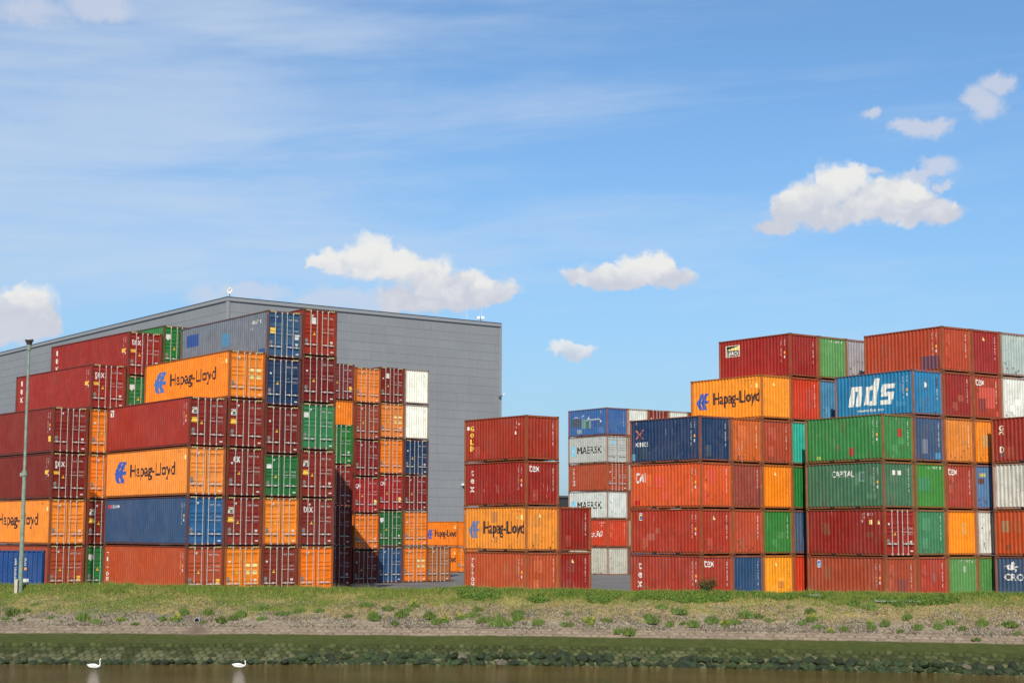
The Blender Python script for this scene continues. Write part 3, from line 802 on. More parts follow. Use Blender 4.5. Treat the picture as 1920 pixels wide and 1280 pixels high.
def grass():
    n = 420000
    x = RNG.uniform(-31, 31, n); t = RNG.uniform(.55, 1.16, n)
    y = yw(x)+t*(yc(x)-yw(x))
    n1 = fbm(x*1.2, y*1.2, 11); big = fbm(x*.45, y*.9, 51); fine = fbm(x*2.5, y*3, 52)
    gl = .62+.19*np.clip((x+14)/16, 0, 1)
    dens = np.clip((t-gl+(n1-.5)*.30)/.16, 0, 1)*.9+np.clip((fine-.52)*7, 0, 1)*.55*np.clip((t-.55)*6, 0, 1)+.10*np.clip((t-.60)*8, 0, 1)
    keep = RNG.random(n) < dens; x, y, t, big, fine = x[keep], y[keep], t[keep], big[keep], fine[keep]
    z = bank_profile(t, x, y); n = len(x)
    h = (.07+.13*RNG.random(n))*(.75+.85*np.clip((t-.85)/.12, 0, 1))*(.7+.7*fine)
    dry = np.clip((big-.47)*4+.30, 0, 1)*np.clip((1.0-t)/.12, 0, 1)
    isdry = RNG.random(n) < dry*.75+.08+.25*np.clip((.88-t)*4, 0, 1)
    g = np.stack([.125+.08*RNG.random(n), .170+.09*RNG.random(n), .026+.02*RNG.random(n)], -1)
    d = np.stack([.34+.13*RNG.random(n), .27+.10*RNG.random(n), .095+.05*RNG.random(n)], -1)
    C = np.where(isdry[:, None], d, g); h = np.where(isdry, h*.8, h)
    me = blades_mesh('bank_grass', np.stack([x, y, z], -1), h, .030+.025*RNG.random(n), C, .7)
    tag(link('bank_grass', me), 'short green and straw coloured grass covering the top of the canal bank', 'grass', kind='stuff')
    # fallen straw on the bare stony part
    n = 110000; x = RNG.uniform(-30, 30, n); t = RNG.uniform(.56, .95, n); k = fbm(x*.9, t*9, 61); m_ = k+RNG.random(n)*.25 > .62
    x, t = x[m_], t[m_]; y = yw(x)+t*(yc(x)-yw(x)); z = bank_profile(t, x, y)+.02; n = len(x)
    C = np.stack([.34+.12*RNG.random(n), .26+.1*RNG.random(n), .13+.05*RNG.random(n)], -1)
    me = blades_mesh('dry_straw', np.stack([x, y, z], -1), .04+.05*RNG.random(n), .03+.03*RNG.random(n), C, 3.)
    tag(link('dry_straw', me), 'dry straw and dead stems lying on the stony slope', 'straw', kind='stuff')
    # loose stone chips on the gravel part
    n = 60000; x = RNG.uniform(-30, 30, n); t = .46+.36*RNG.random(n)**1.5; k = fbm(x*.8, t*10, 91)+RNG.random(n)*.3 > .60
    x, t = x[k], t[k]; n = len(x); y = yw(x)+t*(yc(x)-yw(x)); z = bank_profile(t, x, y)+.035
    g_ = (.12+.30*RNG.random(n)**1.5)[:, None]*np.array([1., .86, .64])
    me = blades_mesh('stone_chips', np.stack([x, y, z], -1), .03+.05*RNG.random(n), .05+.07*RNG.random(n), g_, 2.)
    tag(link('stone_chips', me), 'loose pale and dark stone chips on the middle of the slope', 'gravel', kind='stuff')
    # tall wispy stems on the crest
    n = 3200; x = RNG.uniform(-29, 29, n); t = 1+RNG.random(n)*.14; k = fbm(x*.5, x*0, 71) > .52; x, t = x[k], t[k]; n = len(x)
    y = yw(x)+t*(yc(x)-yw(x)); z = bank_profile(t, x, y)
    C = np.stack([.22+.15*RNG.random(n), .20+.12*RNG.random(n), .07+.04*RNG.random(n)], -1)
    me = blades_mesh('tall_grass', np.stack([x, y, z], -1), .28+.40*RNG.random(n), np.full(n, .022), C, .55)
    tag(link('tall_grass', me), 'thin tall grass stems standing along the crest of the bank', 'grass', kind='stuff')
    # broad-leaved ground cover on the right crest
    n = 60000; x = RNG.uniform(-4, 30, n); t = RNG.uniform(.84, 1.06, n); k = fbm(x*.8, t*8, 81)+np.clip((t-.9)*2, -.2, .18) > .50
    x, t = x[k], t[k]; n = len(x); y = yw(x)+t*(yc(x)-yw(x)); z = bank_profile(t, x, y)+.05+RNG.random(n)*.15
    C = np.stack([.085+.06*RNG.random(n), .150+.08*RNG.random(n), .022+.02*RNG.random(n)], -1)*(.75+.5*RNG.random(n))[:, None]
    me = blades_mesh('ground_cover', np.stack([x, y, z], -1), .03+.05*RNG.random(n), .05+.05*RNG.random(n), C, 2.)
    tag(link('ground_cover', me), 'bright green leafy weeds forming a low mat along the right crest', 'weeds', kind='stuff')
grass()
def pix_bank(px, py):
    """point of the bank seen at a photo pixel (used once, to find where things stand)"""
    a, e = px_dir(px, py); lo, hi = 70., 110.
    for _ in range(40):
        m_ = (lo+hi)/2; x, y = m_*math.tan(a), m_; z = CAMZ+math.tan(e)*math.hypot(x, y)
        t = (y-yw(x))/(yc(x)-yw(x)); bz = WZ+RISE*min(t, 1)
        if z > bz: lo = m_
        else: hi = m_
    x = lo*math.tan(a); return x, lo
def tuft_mesh(seed, flowers=False, n=260, r=.26, h=.30, dark=1., leafy=False):
    g = np.random.default_rng(seed); a = g.random(n)*6.283; q = np.sqrt(g.random(n))*r
    P = np.stack([np.cos(a)*q, np.sin(a)*q, np.zeros(n)], -1)
    H = h*(.5+.7*g.random(n))*(1.15-q/r*.7)
    C = np.stack([.095+.08*g.random(n), .150+.09*g.random(n), .030+.03*g.random(n)], -1)*dark
    Wd = np.full(n, .045)
    if leafy: P[:, 2] = g.random(n)*h*.7; Wd = .05+.05*g.random(n); H = .05+.08*g.random(n)
    if flowers:
        k = g.random(n) < .22; P[k, 2] = H[k]*.9+.04; H[k] = .04; C[k] = (.48, .42, .04); Wd[k] = .045
    return blades_mesh('tuft', P, H, Wd, C, .8 if not leafy else 1.8, g)
T_G = [tuft_mesh(i) for i in range(4)]; T_D = [tuft_mesh(i+10, False, 240, .24, .22, .8) for i in range(2)]; T_F = [tuft_mesh(i+20, True, 320, .30, .34) for i in range(3)]
def tufts():
    G = [(25, 1152), (50, 1148), (10, 1162), (95, 1160), (70, 1134), (40, 1162), (155, 1162), (180, 1168), (230, 1163), (255, 1170), (305, 1162), (345, 1152), (390, 1152), (382, 1168), (415, 1165), (438, 1160), (452, 1155),
         (490, 1140), (490, 1162), (532, 1152), (562, 1147), (598, 1147), (655, 1156), (685, 1138), (727, 1144), (753, 1154), (765, 1146), (700, 1160), (740, 1170), (806, 1158), (818, 1168), (885, 1156), (895, 1145), (908, 1165), (935, 1166),
         (940, 1172), (973, 1152), (970, 1162), (1010, 1170), (1065, 1152), (1062, 1172), (1100, 1162), (1108, 1170), (1136, 1163), (1190, 1126), (1215, 1158), (1222, 1166), (1256, 1173), (1272, 1150), (1281, 1170), (1300, 1173), (1335, 1166),
         (1375, 1168), (1400, 1157), (1422, 1158), (1440, 1165), (1503, 1170), (1520, 1165), (1535, 1177), (1582, 1181), (1635, 1178), (1600, 1130), (1630, 1140), (1660, 1172), (1688, 1135), (1702, 1160), (1722, 1178), (1782, 1170), (1760, 1178),
         (1842, 1172), (1893, 1173), (1805, 1180), (1480, 1140), (1520, 1148), (1240, 1140), (1910, 1188), (1180, 1188), (1160, 1186), (1830, 1200), (1690, 1184)]
    F = [(330, 1163), (225, 1164), (833, 1165), (863, 1160), (700, 1152), (776, 1138), (1108, 1172), (1523, 1163), (1630, 1170), (1557, 1185), (1105, 1166), (1360, 1172)]
    rr = random.Random(5)
    for i, (x, y) in enumerate(G):
        X, Y = pix_bank(x, y); k = rr.random(); o = link('grass_tuft', (T_D if k < .3 else T_G)[i % 2 if k < .3 else i % 4], loc=(X, Y, bank_z(X, Y)))
        s = .7+.7*rr.random(); o.scale = (s*(.8+1.1*rr.random()), s, s*(.8+.7*rr.random())); o.rotation_euler = (0, 0, rr.random()*6)
        tag(o, 'small green grass tuft growing out of the stony canal slope', 'grass tuft', 'green tufts scattered over the stony slope')
    for i, (x, y) in enumerate(F):
        X, Y = pix_bank(x, y); o = link('flowering_weed', T_F[i % 3], loc=(X, Y, bank_z(X, Y))); s = .65+.5*rr.random(); o.scale = (s, s, s); o.rotation_euler = (0, 0, i)
        if i == 0: o.scale = (1.25, 1.2, 1.1)
        tag(o, 'yellow flowering weed growing on the stony canal slope', 'weed', 'yellow flowering weeds on the slope')
tufts()
def bush():
    X, Y = pix_bank(1326, 1112); r = empty('bush', (X, Y, bank_z(X, Y))); r.scale = (1.05, 1.05, 1.05)
    tag(r, 'small dark reddish green bush on the crest before the red containers', 'bush')
    mb = MB(); bark = simple('bush_bark', (.07, .045, .03), .9)
    rr = random.Random(3); tips = []
    for i in range(9):
        a = i*.7; p = Vector((0, 0, -.1)); q = Vector((math.cos(a)*(.15+.3*rr.random()), math.sin(a)*.3, .35+.45*rr.random()))
        mid = q*.5+Vector((0, 0, .08)); mb.tube(p, mid, .018, .012, bark, 5); mb.tube(mid, q, .012, .005, bark, 5); tips += [mid, q, (mid+q)/2, q+Vector((.1, 0, -.08))]
    mb2 = mb.mesh('stem'); link('stem', mb2, r)
    g = np.random.default_rng(9); n = 900; idx = g.integers(0, len(tips), n); P = np.array([tuple(tips[i]) for i in idx])+g.normal(0, .085, (n, 3))
    C = np.stack([.035+.05*g.random(n), .060+.05*g.random(n), .016+.015*g.random(n)], -1); k = g.random(n) < .2; C[k] = (.16, .07, .03)
    link('foliage', blades_mesh('foliage', P, .04+.05*g.random(n), np.full(n, .055), C, 2., g), r)
bush()

# ------------------------------------------------------------------ rocks at the waterline
def rocks():
    m, t, b = mat('weedy_rock'); tc = t.new('ShaderNodeTexCoord').outputs['Object']; oi = t.new('ShaderNodeObjectInfo')
    P = t.vmath('ADD', tc, t.comb(t.math('MULTIPLY', oi.outputs['Random'], 30.), 0., 0.))
    n = t.noise(P, 2.5, 5, .65); k = t.ramp(oi.outputs['Random'], 0, 1, .6, 1.5)
    c = t.mix(t.ramp(n, .35, .7), (.012, .024, .005, 1), (.040, .058, .012, 1)); c = t.mix(1., c, t.comb(k, k, k), 'MULTIPLY')
    t.l.new(c, b.inputs['Base Color']); b.inputs['Roughness'].default_value = .7
    bp = t.new('ShaderNodeBump'); bp.inputs['Distance'].default_value = .04; t.l.new(t.noise(P, 9, 5, .7), bp.inputs['Height']); t.l.new(bp.outputs[0], b.inputs['Normal'])
    m2 = simple('bare_rock', (.14, .12, .085), .85, 0, .3, 4)
    meshes = []
    for s in range(7):
        bm = bmesh.new(); bmesh.ops.create_icosphere(bm, subdivisions=2, radius=1); rr = random.Random(s)
        pl = [(Vector((rr.uniform(-1, 1), rr.uniform(-1, 1), rr.uniform(-.6, 1))).normalized(), rr.uniform(.5, .85)) for _ in range(9)]
        for v in bm.verts:
            d = v.co.normalized(); rad = 1.
            for n_, k_ in pl:
                c_ = d.dot(n_)
                if c_ > .05: rad = min(rad, k_/c_)
            v.co = d*rad*(1+.04*rr.uniform(-1, 1))
        me = bpy.data.meshes.new('rock'); bm.to_mesh(me); bm.free(); me.materials.append(m if s else m2); meshes.append(me)
    rr = random.Random(21); x = -26.; k = 0
    while x < 26 and k < 296:
        left = x < -11
        for row in range(2 if not left else 1):
            s = rr.uniform(.20, .36)*(1. if not left else .72); yy = yw(x)+(.10+row*.50+rr.uniform(-.15, .2)-(.1 if left else 0))
            if row and rr.random() < .15: continue
            bare = rr.random() < .03
            o = link('rock', meshes[0] if bare else meshes[1+rr.randrange(6)], loc=(x+rr.uniform(-.12, .12), yy, WZ+.04+row*.26+rr.uniform(-.05, .10)))
            o.scale = (s*1.45, s, s*.78); o.rotation_euler = (rr.uniform(-.4, .4), rr.uniform(-.4, .4), rr.uniform(0, 6.28))
            if bare: tag(o, 'bare pale brown rock among the weedy rocks at the waterline', 'rock', 'bare rocks at the waterline')
            else: tag(o, 'dark green weed covered rock lying at the edge of the water', 'rock', 'weed covered rocks along the waterline')
            k += 1
        x += rr.uniform(.24, .38) if x > -11 else rr.uniform(.2, .34)
rocks()

# ------------------------------------------------------------------ containers: the stacks
RUST = srgb('9C5A34', .85)
STK = {}
def st(name, x, y, yaw, z, L, H, title, frame=None, dirt=.35, gap=.02, du=.045):
    STK[name] = dict(o=(x, y), yaw=R(yaw), z=z, L=L, H=H, title=title, frame=frame, dirt=dirt, gap=gap, du=du)
ROWW = ['bottom', 'second up', 'third up', 'fourth up', 'fifth up', 'topmost sixth']
def warm(c):
    if max(c)-min(c) < .22*max(c)+.03 and max(c) < .4: return c
    if min(c) > .35: return (c[0], c[1], c[2]*.97)
    if c[0] > c[2]*3 and c[1] > c[0]*.22: return (c[0], c[1]*.97, c[2]*.76)              # oranges
    if c[0] > c[2]*2: return (c[0]*.93, c[1]*.93, c[2]*.52)     # iron oxide reds
    if c[1] > c[0] and c[1] > c[2]*1.3: return (c[0]*.92, c[1]*.94, c[2]*.80)          # greens
    return (c[0]*.80, c[1]*.90, c[2]*.74)
def put(stk, c, r, col, desc, front='D', mf=None, ms=None, z=None, H=None, dirt=None, frame=None, dcol=None, du=0, dv=0, L=None, k=.86, colname=None, rz=0):
    S = STK[stk]; H = H or S['H']; L = L or S['L']
    if z is None: z = S['z']+(r-1)*(S['H']+S['gap'])
    rr = random.Random(hash((stk[0], c, r)) % 1 if False else (ord(stk[0])*131+c*17+r*7))
    u = c*(CW+S['du'])+du+rr.uniform(-.015, .015); v = dv+rr.uniform(-.03, .03); yw_ = S['yaw']+R(rr.uniform(-.12, .12))
    cu, su = math.cos(S['yaw']), math.sin(S['yaw'])
    x, y = S['o'][0]+u*cu-v*su, S['o'][1]+u*su+v*cu
    lab = f"{desc}, {ROWW[r-1]}{', '+colname if colname else ''}, {S['title']}"
    fr = frame if frame is not None else S['frame']
    color = warm(srgb(col, k))
    if fr is not None:
        q = .25; fr = tuple(a*(1-q)+b*q for a, b in zip(fr, color))
    return container((x, y, z), yw_, L, H, color, lab, front, S['dirt'] if dirt is None else dirt, fr, warm(srgb(dcol, k)) if dcol else None, mf, ms)

# --- marking recipes (name, cache key, function)
def f_door(style='w', v=0):
    def fn(d, v=v): door_base(d, HHC if True else 0, style, v); return d
    return ('data_lettering', ('db', style, v), fn)
def f_doorH(H, style='w', v=0):
    def fn(d): door_base(d, H, style, v); return d
    return ('data_lettering', ('db', H, style, v), fn)
def f_plates(H):
    def fn(d):
        for z in (.60, .46):
            d.rect(1.43, 1.70, H*z-.10, H*z+.13, M_PALEY); d.rect(1.83, 2.20, H*z-.10, H*z+.13, M_PALEY)
        d.rect(.22, 1.14, H-.62, H-.48, M_CREAM); d.text('Hapag-Lloyd', .26, 1.10, H-.61, H-.49, M_GREY, 1, .01)
        return d
    return ('data_plate', ('pl', H), fn)
def f_leaf(H, x=.19, z=None):
    def fn(d):
        leaf_logo(d, x, (z or H*.66), .36, .36)
        d.rect(x-.02, x+.36, H*.475, H*.585, M_YELLOW); d.poly([(.76, H*.44), (.94, H*.44), (.85, H*.37)], M_WHITE)
        return d
    return ('logo', ('leaf', H, x, z), fn)
def f_text(t, x0, x1, z0, z1, m=None, bold=.03, shear=0, vertical=False, gap=1.12, lay=0):
    m = m or M_WHITE
    def fn(d): return d.text(t, x0, x1, z0, z1, m, lay, bold, shear, vertical, gap)
    return ('lettering', ('tx', t, x0, x1, z0, z1, m.name, bold, vertical), fn)
def f_rects(name, key, lst):
    def fn(d):
        for i, (x0, x1, z0, z1, m) in enumerate(lst): d.rect(x0, x1, z0, z1, m, i % 3)
        return d
    return (name, key, fn)
def tex_door(H): return f_text('tex', .28, .94, H*.70, H*.83, M_WHITE, .018)
def tex_side(L, H): return f_text('tex', .42, .80, H*.30, H*.86, M_WHITE, .075, vertical=True, gap=.80)
def tex_end(H): return f_text('tex', .26, 1.02, H*.75, H*.90, M_WHITE, .018)
def triton(L, H): return f_text('TRITON', .66 if L < 7 else .55, .98 if L < 7 else .92, H*.22, H*.84, M_WHITE, .05, vertical=True, gap=.86)
def codes(v=0): return lambda L, H: ('serial_lettering', ('sc', L, H, v), lambda d: (d.items.extend(side_codes(H, L, None, v).items), d)[1])
def end_codes(H, v=0, m=None, tri=False, top=False):
    m = m or M_WHITE
    def fn(d):
        if top: glyphs(d, .95, H-.34, 9, .10, .12, m, False, (3, 7), v)
        else: glyphs(d, 1.98, H-.45, 14, .075, .075, m, True, (4, 11), v)
        if tri: d.poly([(.95, H-.62), (1.13, H-.62), (1.04, H-.38)], M_PALEY)
        return d
    return ('serial_lettering', ('ec', H, v, m.name, tri, top), fn)
def hl(L, H, EM=None): return ('lettering', ('hls', L, H, EM.name if EM else ''), lambda d: (hl_side(d, L, H, EM), d)[1])
cs = lambda L, H, v=0: codes(v)(L, H)

# --- A: tall stack at left front, 40 ft high cubes, doors to the right
H = HHC; L = L40
st('A', -18.942, 96.566, 36.5, .091, L40, HHC, 'left front stack', srgb('6B3A2A', .9), .30, .022, .058)
ML = 'A93230'; MD = '8B2A29'
put('A', 0, 1, 'BC5038', 'brick red container with vertical white side lettering', mf=[f_door('w', 1), f_rects('sticker', 'ysq', [(1.98, 2.22, .62, .98, M_YELLOW)])], ms=[triton(L, H), cs(L, H)])
put('A', 0, 2, '3A5585', 'blue container with brighter blue doors', dcol='3068A8', dirt=.5, mf=[f_door('w', 3)], ms=[('logo', 'seaco', lambda d: d.rect(.55, .92, 2.26, 2.50, M_RED).text('seaco', 1.0, 2.3, 2.28, 2.50, M_WHITE, 0, .05)), cs(L, H, 3), f_rects('repaint_patch', 'sp', [(5.4, 6.2, .7, 1.0, patch_mat('2C4C66'))])])
put('A', 0, 3, 'F99644', 'orange container with blue emblem and large dark lettering', mf=[f_door('hl', 1)], ms=[hl(L, H)])
put('A', 0, 4, ML, 'maroon container with square leaf logo on its door', dcol=MD, mf=[f_door('w', 4), f_leaf(H)], ms=[('logo', 'lfs', lambda d: (leaf_logo(d, .55, 2.28, .42, .42), d)[1]), cs(L, H, 4)])
put('A', 1, 1, 'F58A20', 'orange container with pale yellow data plates on its doors', colname='second column', mf=[f_door('hl', 2), f_plates(H)])
put('A', 1, 2, MD, 'maroon container with square leaf logo beside blue doors', colname='second column', mf=[f_door('w', 5), f_leaf(H)])
put('A', 1, 3, '852A28', 'maroon container with short white lettering', colname='second column', mf=[f_door('w', 6), f_text('ex', .48, .90, H*.70, H*.82, M_WHITE, .05)])
put('A', 1, 4, MD, 'maroon container with square leaf logo under orange one', colname='second column', mf=[f_door('w', 7), f_leaf(H)])
put('A', 1, 5, 'F98C22', 'orange container with dark lettering near the top', colname='second column', mf=[f_door('hl', 3), f_plates(H)], ms=[hl(L, H, M_FADEB)])
za = .091
put('A', 2, 1, '863530', 'brown red container with red and white door sticker', colname='third column', mf=[f_door('w', 8), ('sticker', 'tal', lambda d: d.rect(.60, .94, 2.12, 2.40, M_RED).text('TAL', .64, .90, 2.20, 2.33, M_WHITE, 1, .03).rect(.60, .94, 2.05, 2.12, M_WHITE))])
put('A', 2, 2, 'F88F2C', 'orange container between green and brown ones', colname='third column', mf=[f_door('hl', 5)])
put('A', 2, 3, '24743C', 'low dark green container', H=HST, colname='third column', mf=[f_doorH(HST, 'w', 9), f_rects('sticker', 'wsq', [(.10+.1, .55, 1.72, 1.98, M_WHITE)])])
z3 = za+2*2.918+HST+.022
put('A', 2, 4, '7C2426', 'dark maroon container', z=z3, colname='third column', mf=[f_door('w', 10)])
put('A', 2, 5, '1E3C6C', 'navy blue container', z=z3+2.918, colname='third column', dirt=.4, mf=[f_door('w', 12)])
put('A', 2, 6, '6E7884', 'grey blue container with repainted patches', z=z3+2*2.918, colname='third column', dirt=.75, dcol='3A5F8C', mf=[f_door('w', 11), f_rects('repaint_patch', 'gbp', [(.25, .98, 2.18, 2.52, M_NAVY), (.14+.1, .60, 1.5, 1.85, M_YELLOW), (1.95, 2.3, 1.2, 1.5, M_WHITE), (1.45, 1.95, .3, .9, patch_mat('244C86'))])],
    ms=[f_rects('repaint_patch', 'gbs', [(.9, 2.6, 1.55, 2.35, patch_mat('264E96')), (6.0, 7.1, 1.15, 1.95, patch_mat('4A86AE')), (11.0, 11.9, .3, .6, patch_mat('264E86'))]), ('serial_lettering', 'gbc', lambda d: (glyphs(d, 9.9, 2.2, 7, .17, .2, M_WHITE), glyphs(d, 9.9, 1.85, 2, .17, .15, M_WHITE), d)[2])])
put('A', 3, 1, 'F57C12', 'bright orange container', colname='right column', mf=[f_door('hl', 7)])
put('A', 3, 2, '852B2D', 'maroon container with white three letter door mark', colname='right column', dirt=.5, mf=[f_door('w', 13), tex_door(H)])
put('A', 3, 3, '8C2B29', 'maroon container with square leaf logo', colname='right column', mf=[f_door('w', 14), f_leaf(H)])
put('A', 3, 4, '368556', 'green container with white door sticker', colname='right column', mf=[f_door('w', 3), f_rects('sticker', 'ws2', [(.20, .56, 2.02, 2.32, M_WHITE)])])
put('A', 3, 5, '7A1C1F', 'dark red container', colname='right column', mf=[f_door('w', 16)])
put('A', 3, 6, 'A23020', 'rust red container with square white sign', colname='right column', mf=[f_door('w', 17), f_rects('sticker', 'wsg', [(.66, .96, 2.0, 2.40, M_WHITE), (.74, .88, 2.2, 2.28, M_GREY)])])

# --- B: stack at the far left behind the lamp pole
st('B', -29.095, 104.248, 39.2, .045, L40, HHC, 'far left stack', srgb('6B3A2A', .9), .28, .016, .076)
put('B', 0, 1, 'AE4A36', 'brick red container with yellow door sticker', ms=[triton(L, H)], mf=[f_door('w', 21), f_rects('sticker', 'ysq', [(1.98, 2.22, .62, .98, M_YELLOW)])])
put('B', 0, 2, 'F99238', 'orange container with large dark lettering behind pole', mf=[f_door('hl', 11)], ms=[hl(L, H)])
put('B', 0, 3, '7F2728', 'maroon container with white three letter door mark', mf=[f_door('w', 22), tex_door(H), f_rects('sticker', 'yb', [(.18, .62, 1.55, 1.72, M_YELLOW)])], ms=[cs(L, H, 5), f_rects('sticker', 'ybs', [(11.2, 11.55, 1.55, 1.8, M_YELLOW)])])
put('B', 0, 4, '8A2A2E', 'maroon container with white line logo on door', mf=[f_door('w', 23), f_text('UES', .28, .82, H*.74, H*.82, M_WHITE, .04, .4)], ms=[cs(L, H, 6), f_rects('sticker', 'ybs2', [(11.5, 11.85, .7, 1.05, M_YELLOW)])])
cn = 'second column'
put('B', 1, 1, '20793E', 'green container', colname=cn, mf=[f_door('w', 24), f_rects('sticker', 'ws2', [(.20, .56, 2.02, 2.32, M_WHITE)])])
put('B', 1, 2, '852A26', 'maroon container with square leaf logo', colname=cn, mf=[f_door('w', 25), f_leaf(H)])
put('B', 1, 3, 'F58216', 'orange container', colname=cn, mf=[f_door('hl', 13)])
put('B', 1, 4, 'F5841A', 'orange container level with maroon one', colname=cn, mf=[f_door('hl', 14)])
put('B', 1, 5, 'A02C2F', 'maroon container with white lettering on both faces', colname=cn, mf=[f_door('w', 26), tex_door(H), f_rects('sticker', 'yb', [(.18, .62, 1.55, 1.72, M_YELLOW)])], ms=[f_text('tex', .75, 1.2, H*.36, H*.88, M_WHITE, .075, vertical=True, gap=.80), cs(L, H, 5), f_rects('sticker', 'ybs', [(11.2, 11.55, 1.55, 1.8, M_YELLOW)])])
cn = 'third column'
hz = .045
for r, q in enumerate(('8C2B29', '3A5585', 'F58216', '2F7B4C'), 1):
    put('B', 2, r, q, 'plain container buried in the stack', front='D', H=HST if r < 3 else HHC, z=hz, colname=cn); hz += (HST if r < 3 else HHC)+.018
put('B', 2, 5, '2A7C40', 'green container with white door sticker', colname=cn, z=hz, mf=[f_door('w', 28), f_rects('sticker', 'ws2', [(.20, .56, 2.02, 2.32, M_WHITE)])])
put('B', 2, 6, '9C2A2C', 'maroon container with white lettering on both faces', colname=cn, z=hz+2.912, mf=[f_door('w', 29), tex_door(H), f_rects('sticker', 'yb', [(.18, .62, 1.55, 1.72, M_YELLOW)])], ms=[f_text('tex', .75, 1.2, H*.36, H*.88, M_WHITE, .075, vertical=True, gap=.80), cs(L, H, 5), f_rects('sticker', 'ybs', [(11.2, 11.55, 1.55, 1.8, M_YELLOW)])])
for r, q in enumerate(('8C2B29', 'F58216', '3A5585', '8C2B29', 'A02C2F'), 1): put('B', 3, r, q, 'plain container buried in the stack', colname='fourth column')
put('B', 3, 6, '2F8044', 'green container with white door sticker', colname='fourth column', mf=[f_door('w', 30), f_rects('sticker', 'ws2', [(.20, .56, 2.02, 2.32, M_WHITE)])])
# --- J: lone 20 ft blue container broadside behind the pole
st('J', -27.52, 98.1, 106.7, .10, L20, HST, 'left edge before orange container', None, .3)
put('J', 0, 1, '26509A', 'blue container standing broadside', front='E', ms=[('serial_lettering', 'jb', lambda d: (glyphs(d, 4.35, 2.05, 14, .12, .08, M_WHITE, True, (4,)), glyphs(d, 4.9, 2.05, 4, .12, .09, M_WHITE, True), d.rect(4.88, 5.02, 1.45, 1.6, M_AMBER), d.rect(4.8, 5.15, .75, .95, M_WHITE), d)[4])])

# --- G: rear left stack, two leading columns and offset ones
st('G', -10.733, 133.643, 38.73, -.22, L40, HHC, 'rear left stack', srgb('6B3A2A', .9), .28, .02, .042)
H = HHC
cn = 'third column'
put('G', 0, 1, '27528A', 'blue container standing in sun on the pavement', colname=cn, mf=[f_door('w', 31)])
put('G', 0, 2, '236B34', 'green container with white door sticker', colname=cn, mf=[f_door('w', 32), f_rects('sticker', 'ws2', [(.20, .56, 2.02, 2.32, M_WHITE)])])
CAI = lambda: f_text('CAI', .18, .66, H*.70, H*.80, M_WHITE, .08)
put('G', 0, 3, 'B01F27', 'bright red container with white letters', colname=cn, mf=[f_door('w', 33), CAI(), f_rects('sticker', 'ys3', [(1.98, 2.26, .72, 1.08, M_PALEY)])])
put('G', 0, 4, 'F5821C', 'orange container above bright red one', colname=cn, mf=[f_door('hl', 15)])
put('G', 0, 5, 'EE8530', 'orange container with yellow data plates', colname=cn, mf=[f_door('hl', 17), f_plates(H)])
put('G', 0, 6, '86231C', 'dark red container with square white sign', colname=cn, mf=[f_door('w', 36), f_rects('sticker', 'wsg', [(.66, .96, 2.0, 2.40, M_WHITE), (.74, .88, 2.2, 2.28, M_GREY)])])
cn = 'fourth column'
put('G', 1, 1, 'F5821C', 'orange container with yellow data plates', colname=cn, mf=[f_door('hl', 19), f_plates(H)])
put('G', 1, 2, 'F8841A', 'orange container beside green one', colname=cn, mf=[f_door('hl', 18)])
put('G', 1, 3, '86191E', 'dark red container below navy one', colname=cn, mf=[f_door('w', 37)])
put('G', 1, 4, '1E3C68', 'navy blue container', colname=cn, mf=[f_door('w', 38)])
put('G', 1, 5, 'F4F1E2', 'white container with corrugated end', colname=cn, front='E', dirt=.05, k=.95, mf=[end_codes(H, 3, M_GREY)])
put('G', 1, 6, 'F4F1E2', 'white container with corrugated end', colname=cn, front='E', dirt=.05, k=.95, mf=[end_codes(H, 3, M_GREY)])
put('G', 2, 1, 'B26A3E', 'tan brown container standing alone', colname='right column', mf=[f_door('w', 39)], du=-.1)
cn = 'second column'
zb = -.50
for r, (q, ds_, mf) in enumerate([('7A2624', 'dark maroon container in shade with red sticker', [f_door('w', 40), ('sticker', 'tal', None)]), ('F57E16', 'orange container crossed by a slanting shadow', [f_door('hl', 20)]), ('B01F27', 'bright red container with white letters', [f_door('w', 42), CAI(), f_rects('sticker', 'ys3', [(1.98, 2.26, .72, 1.08, M_PALEY)])]),
        ('8C2024', 'dark red container', [f_door('w', 43)]), ('A8483A', 'faded brick red container', [f_door('w', 45)]), ('F58630', 'orange container', [f_door('hl', 21)])], 1):
    mf = [m_ if m_[2] else ('sticker', 'tal', lambda d: d.rect(.60, .94, 2.12, 2.40, M_RED).rect(.60, .94, 2.05, 2.12, M_WHITE)) for m_ in mf]
    put('G', -1, r, q, ds_, colname=cn, mf=mf, dv=-.15, z=zb+(r-1)*2.935)
cn = 'left column'
for r, q in enumerate(('8C2B29', '3A5585', '8C2B29', 'F58216'), 1): put('G', -2, r, q, 'plain container buried in the stack', colname=cn)
put('G', -2, 5, 'F7861A', 'orange container with corrugated end', front='E', colname=cn, mf=[end_codes(H, 5, M_BROWN, True)])
put('G', -2, 6, '84303E', 'purple red container', colname=cn, mf=[f_door('w', 46), f_rects('sticker', 'ys4', [(1.98, 2.28, .75, 1.1, M_YELLOW)])])
# --- P: narrow stack in the gap, mostly shaded
st('P', -13.43, 118.2, 38.2, -.05, L40, HHC, 'shaded stack in gap', None, .2, .02)
put('P', 0, 1, '7A2826', 'dark maroon container in deep shade', mf=[f_door('w', 50)])
put('P', 0, 2, '7A2826', 'dark maroon container in deep shade', mf=[f_door('w', 51)])
put('P', 0, 3, '8C2E2C', 'maroon container half in shade', mf=[f_door('w', 52)])
put('P', 0, 4, '2E7C38', 'green container in sun', mf=[f_door('w', 53)])
